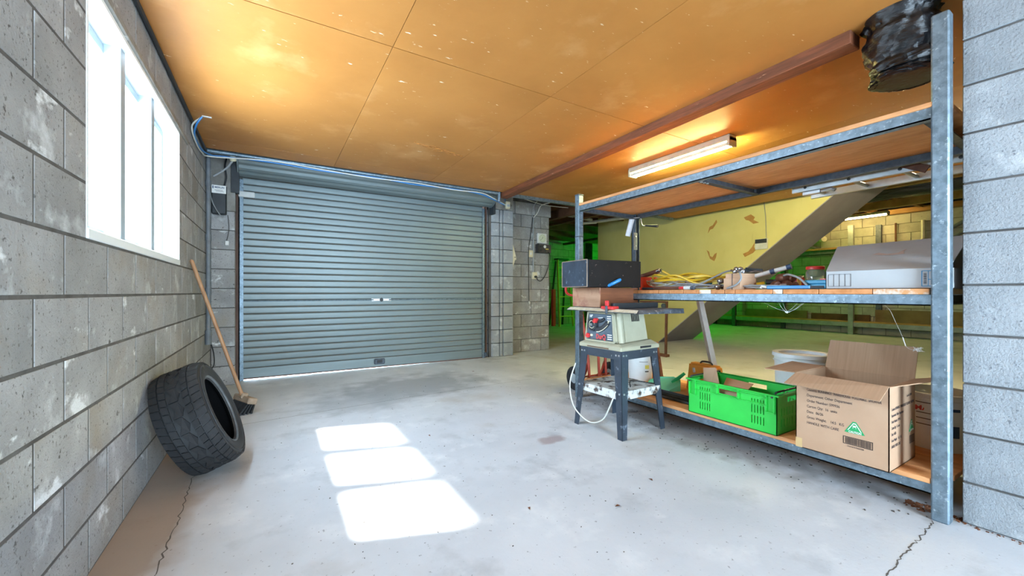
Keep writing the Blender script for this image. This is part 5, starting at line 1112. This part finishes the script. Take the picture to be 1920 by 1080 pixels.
MB().tube([(2.70, 4.815, 2.40), (2.70, 4.815, 2.27)], 0.022, 10).build('drop_pipe', 'galv', rail, smooth=True)
tag(B(2.87, 6.4, 4.78, 4.83, 2.36, 2.40).build('edge_channel', 'galv', loc=(4.5, 4.8, 2.36)), 'galvanised channel along the ceiling edge above the short block wall', 'channel')
cable('blue_cable', [(-0.47, 3.93, 2.391), (-0.51, 3.96, 2.33), (-0.545, 4.15, 2.30), (-0.545, 4.5, 2.30), (-0.50, 4.76, 2.33), (-0.40, 4.80, 2.345), (0.0, 4.79, 2.352), (0.5, 4.79, 2.340), (1.0, 4.79, 2.352), (1.5, 4.79, 2.335), (2.0, 4.79, 2.348), (2.4, 4.80, 2.335), (2.62, 4.85, 2.30), (2.86, 4.95, 2.27)], 0.007, 'blue_cable', None, 8, 6, 'blue cable running along the ceiling edge above the roller door')
cable('white_cable', [(-0.47, 3.93, 2.391), (-0.54, 3.99, 2.33), (-0.55, 4.2, 2.28), (-0.545, 4.55, 2.285), (-0.49, 4.765, 2.318), (0.0, 4.782, 2.365), (0.5, 4.785, 2.352), (1.0, 4.785, 2.340), (1.5, 4.785, 2.354), (2.0, 4.785, 2.338), (2.4, 4.79, 2.350), (2.62, 4.84, 2.315), (2.92, 5.0, 2.28)], 0.006, 'white_cable', None, 8, 6, 'white cable running beside the blue one above the roller door')
tag(B(-0.47, -0.41, 3.92, 3.94, 2.394, 2.399).build('ceiling_hole', 'ink_white', loc=(-0.42, 3.93, 2.392)), 'chipped white-edged slot in the ceiling where the blue cable enters', 'slot')
cable('wall_edge_cable', [(-0.545, 0.9, 2.385), (-0.545, 2.0, 2.380), (-0.547, 3.0, 2.385), (-0.545, 4.0, 2.375), (-0.545, 4.8, 2.38)], 0.012, 'black_cable', None, 6, 6, 'dark cable along the joint of left wall and ceiling')
mo = thing('motion_sensor', 'white alarm sensor hanging on the right door pier', 'sensor', (3.19, 5.44, 2.33))
B(3.155, 3.235, 5.40, 5.452, 2.335, 2.45).build('sensor_body', 'cream_plastic', mo, bevel=0.01)
B(3.17, 3.22, 5.397, 5.401, 2.365, 2.40).build('sensor_lens', 'pail_grey', mo)
MB().tube([(3.16, 5.44, 2.45), (3.15, 5.44, 2.52)], 0.006, 6).build('lead', 'blue_cable', mo)
sg = thing('cream_siren', 'cream wedge shaped alarm siren on the side of the door pier', 'siren', (3.36, 5.5, 1.43))
MB().prism([(3.318, 1.80), (3.345, 1.72), (3.385, 1.58), (3.388, 1.54), (3.36, 1.53), (3.318, 1.38)], 'Y', 5.47, 5.60).build('siren_body', 'cream_plastic', sg, bevel=0.004)
B(3.345, 3.375, 5.4685, 5.4705, 1.575, 1.584).build('siren_mark', 'ink_dark', sg)
ck = thing('wall_clock', 'square pale green clock on the short block wall', 'clock', (4.035, 5.68, 1.95))
B(3.94, 4.13, 5.655, 5.69, 1.865, 2.04).build('case', 'white_plastic', ck, bevel=0.006)
MB().lathe([(0, 0), (0.072, 0), (0.072, 0.003), (0, 0.003)], 28, rotm(rx=PI / 2), (4.035, 5.655, 1.952)).build('dial', 'clock_face', ck, smooth=True)
tk = MB()
for i in range(12):
    a = i * PI / 6; tk.obox((4.035 + 0.06 * math.sin(a), 5.6515, 1.952 + 0.06 * math.cos(a)), (0.005, 0.001, 0.009), rotm(ry=a))
tk.build('hour_marks', 'ink', ck)
MB().bar((4.035, 5.651, 1.952), (4.045, 5.651, 1.982), 0.006, 0.001, up=(0, 1, 0)).build('hour_hand', 'ink_dark', ck)
MB().bar((4.035, 5.651, 1.952), (3.99, 5.651, 1.915), 0.004, 0.001, up=(0, 1, 0)).build('minute_hand', 'ink_dark', ck)
pb = thing('power_box', 'dark power board box with sockets and dial under the clock', 'power box', (4.05, 5.66, 1.70))
B(3.91, 4.20, 5.62, 5.69, 1.70, 1.845).build('case', 'meter_box', pb, bevel=0.004)
B(3.905, 3.93, 5.60, 5.62, 1.69, 1.85).build('end_plate', 'black_plastic', pb)
for (x_, z_) in ((3.975, 1.805), (3.975, 1.735), (4.07, 1.73)): B(x_ - 0.022, x_ + 0.022, 5.612, 5.622, z_ - 0.02, z_ + 0.02).build('socket', 'black_plastic', pb, bevel=0.003)
MB().lathe([(0, 0), (0.026, 0), (0.026, 0.008), (0, 0.01)], 18, rotm(rx=PI / 2), (4.06, 5.62, 1.805)).build('dial', 'white_plastic', pb, smooth=True)
B(4.08, 4.14, 5.617, 5.622, 1.757, 1.773).build('label', 'ink_yellow', pb)
sb_ = thing('wall_switch', 'cream light switch on the short block wall', 'switch', (3.80, 5.68, 1.62))
B(3.755, 3.845, 5.665, 5.69, 1.615, 1.735).build('plate', 'cream_plastic', sb_, bevel=0.004)
B(3.785, 3.815, 5.660, 5.666, 1.655, 1.695).build('rocker', 'white_plastic', sb_)
so = thing('wall_socket', 'cream power socket at the foot of the wall conduit', 'socket', (3.87, 5.68, 1.24))
B(3.825, 3.925, 5.655, 5.69, 1.24, 1.36).build('plate', 'cream_plastic', so, bevel=0.006)
MB().lathe([(0, 0), (0.022, 0), (0.018, 0.035), (0, 0.038)], 12, rotm(rx=PI / 2), (3.885, 5.655, 1.28)).build('plug', 'black_plastic', so, smooth=True)
cable('power_lead', [(3.885, 5.625, 1.28), (3.91, 5.62, 1.225), (3.99, 5.625, 1.215), (4.09, 5.63, 1.33), (4.16, 5.63, 1.52), (4.17, 5.62, 1.66), (4.13, 5.615, 1.72)], 0.007, 'black_cable', None, 8, 6, 'black lead curving from the wall socket up to the power box')
cable('wall_conduit', [(3.86, 5.675, 1.36), (3.86, 5.675, 1.9), (3.862, 5.675, 2.28)], 0.012, 'grey_cable', None, 3, 8, 'thin grey conduit running up the short block wall', 'conduit')
cable('hanging_wire', [(3.84, 5.67, 2.30), (3.80, 5.66, 2.02), (3.755, 5.66, 1.75), (3.755, 5.66, 1.3), (3.76, 5.66, 0.87)], 0.006, 'black_cable', None, 6, 6, 'dark flex hanging down the short block wall past the light switch')
o = MB().lathe([(0, -0.03), (0.016, -0.02), (0.018, 0.01), (0, 0.02)], 10, None, (3.76, 5.655, 0.84)).build('cord_pull', 'white_plastic', smooth=True, loc=(3.76, 5.655, 0.84)); tag(o, 'small white pull knob at the end of the dark flex', 'knob')
cable('loose_wire', [(3.86, 5.67, 2.30), (3.90, 5.60, 2.38), (3.90, 5.5, 2.48), (3.96, 5.3, 2.5), (3.90, 5.05, 2.46)], 0.006, 'white_cable', None, 8, 6, 'white wire climbing from the wall conduit to the ceiling edge')
cable('loose_wire', [(3.84, 5.68, 2.30), (3.80, 5.6, 2.45), (3.72, 5.3, 2.52), (3.70, 5.0, 2.45)], 0.006, 'grey_cable', None, 8, 6, 'grey wire climbing from the wall conduit to the ceiling edge')
cable('loose_wire', [(2.95, 5.25, 2.55), (3.4, 5.3, 2.50), (3.9, 5.4, 2.47), (4.4, 5.4, 2.48)], 0.006, 'white_cable', None, 8, 6, 'white wire strung along the timber over the short block wall')
ap = thing('alarm_keypad', 'white and black alarm keypad on the yellow stair wall', 'keypad', (6.69, 3.37, 1.78))
B(6.665, 6.70, 3.275, 3.46, 1.70, 1.865).build('case', 'white_plastic', ap, bevel=0.004)
B(6.662, 6.666, 3.28, 3.455, 1.795, 1.86).build('display', 'black_plastic', ap)
cable('keypad_wire', [(6.693, 3.30, 1.86), (6.693, 3.31, 2.2), (6.693, 3.33, 2.48), (6.690, 3.25, 2.53), (6.690, 3.1, 2.48), (6.69, 2.95, 2.58)], 0.005, 'grey_cable', None, 8, 6, 'thin grey wire running up from the alarm keypad')

# ------------------------------------------------------------------ floor marks and litter
def crack(pts, wd, seed, name='crack'):
    random.seed(seed); P_ = []
    for (a, b) in zip(pts[:-1], pts[1:]):
        for k in range(18):
            t_ = k / 18; P_.append(Vector((a[0] + (b[0] - a[0]) * t_ + random.uniform(-1, 1) * wd * 2.4, a[1] + (b[1] - a[1]) * t_ + random.uniform(-1, 1) * wd * 2.4, 0.0006)))
    mb = MB()
    for i in range(len(P_) - 1):
        d = (P_[i + 1] - P_[i]).normalized(); n_ = Vector((-d.y, d.x, 0)) * wd * random.uniform(0.5, 1.1)
        mb.add([P_[i] - n_, P_[i] + n_, P_[i + 1] + n_, P_[i + 1] - n_], [(0, 1, 2, 3)])
    return mb.build(name, 'crack', floor)
crack([(-0.362, 1.75), (-0.357, 2.233), (-0.37, 2.75), (-0.33, 3.3)], 0.0028, 1)
crack([(2.50, 0.54), (2.214, 0.531), (1.9, 0.525), (1.6, 0.50)], 0.0028, 2)
MB().add([(-0.5, 3.640, 0.0006), (-0.5, 3.645, 0.0006), (1.16, 3.800, 0.0006), (1.16, 3.795, 0.0006), (2.6, 3.860, 0.0006), (2.6, 3.864, 0.0006)], [(0, 1, 2, 3), (3, 2, 5, 4)]).build('saw_cut', 'crack', floor)
random.seed(21)
lf = [((1.03, 1.55), 'curled brown leaf on the floor just past the sunlit patch'), ((1.40, 1.35), 'small dark leaf on the bare floor in the foreground'), ((0.95, 2.70), 'tiny brown leaf at the right edge of the sunlit patch'),
      ((2.2, 4.6), 'tiny reddish leaf on the floor in front of the right door pier'), ((1.75, 1.45), 'thin brown leaf on the floor between the sunlit patch and the open carton')]
for i, ((x_, y_), lab) in enumerate(lf):
    s_ = random.uniform(0.012, 0.020); a = random.uniform(0, 6.28)
    m_ = rotm(rz=a)
    o = MB().add([(-s_, 0, 0.001), (-0.3 * s_, 0.5 * s_, 0.007), (s_, 0, 0.002), (-0.2 * s_, -0.5 * s_, 0.006), (0, 0, 0.002)], [(0, 1, 4), (1, 2, 4), (2, 3, 4), (3, 0, 4)], m_, (x_, y_, 0)).build('dry_leaf', 'leaf', loc=(x_, y_, 0))
    tag(o, lab, 'leaf', 'dry leaves scattered on the floor')
gr = MB()
for i in range(420):
    if i < 230: x_, y_ = random.uniform(2.45, 2.9) - abs(random.gauss(0, 0.10)), random.uniform(0.55, 3.2)
    else: x_, y_ = random.uniform(0.0, 2.4), random.uniform(1.0, 4.4)
    s_ = random.uniform(0.0012, 0.0034) * (1.5 if i < 230 else 1)
    gr.obox((x_, y_, s_ * 0.4), (s_ * 2, s_, s_ * 0.8), rotm(rz=random.uniform(0, 3)))
tag(gr.build('floor_grit', 'grit', loc=(1.5, 2, 0)), 'dark grit and crumbs scattered over the concrete floor', 'grit', kind='stuff')
sd = MB()
for i in range(90):
    x_, y_ = 2.62 + random.gauss(0, 0.012), random.uniform(0.46, 0.66); s_ = random.uniform(0.003, 0.009)
    sd.obox((x_ + random.uniform(-0.03, 0.03), y_ , s_ * 0.4), (s_ * 2, s_, s_ * 0.8), rotm(rz=random.uniform(0, 3)))
for i in range(120):
    x_, y_ = 2.595 - abs(random.gauss(0, 0.012)), random.uniform(-0.6, 0.47); s_ = random.uniform(0.002, 0.005)
    sd.obox((x_ , y_ , s_ * 0.4), (s_ * 2, s_, s_ * 0.8), rotm(rz=random.uniform(0, 3)))
tag(sd.build('leaf_litter', 'leaf', loc=(2.6, 0.4, 0)), 'brown leaf litter swept against the foot of the right block pier', 'leaf litter', kind='stuff')
# cobwebs under the middle shelf
for (a, n_, lab) in (((2.60, 1.18, 0.95), 9, 'dusty cobweb hanging under the middle shelf above the open carton'), ((2.56, 0.72, 0.95), 10, 'long dusty cobweb strand under the shelf beside the near post')):
    random.seed(n_); mb = MB()
    if n_ == 9:
        for k in range(6):
            p0 = Vector(a) + Vector((0, random.uniform(-0.10, 0.14), 0)); p1 = Vector(a) + Vector((0.0, random.uniform(-0.03, 0.0), -0.055))
            mb.tube(curve_pts([p0, p0.lerp(p1, 0.5) + Vector((0, 0, -0.008)), p1], 4), 0.0006, 4)
        mb.obox(Vector(a) + Vector((0, -0.01, -0.055)), (0.006, 0.014, 0.007), rotm(rx=0.4))
    else:
        pts = [a, (2.56, 0.70, 0.925), (2.56, 0.68, 0.87), (2.56, 0.655, 0.80), (2.56, 0.645, 0.76), (2.56, 0.625, 0.745), (2.56, 0.60, 0.752), (2.56, 0.585, 0.74)]
        mb.tube(curve_pts(pts, 5), 0.0005, 4); mb.tube(curve_pts(pts[3:5], 4), 0.0022, 5)
        for k in range(5): mb.tube([Vector(pts[6]) + Vector((0, random.uniform(-0.02, 0.02), random.uniform(-0.015, 0.01))) for _ in range(4)], 0.001, 4)
    tag(mb.build('cobweb', 'web', loc=a), lab, 'cobweb')
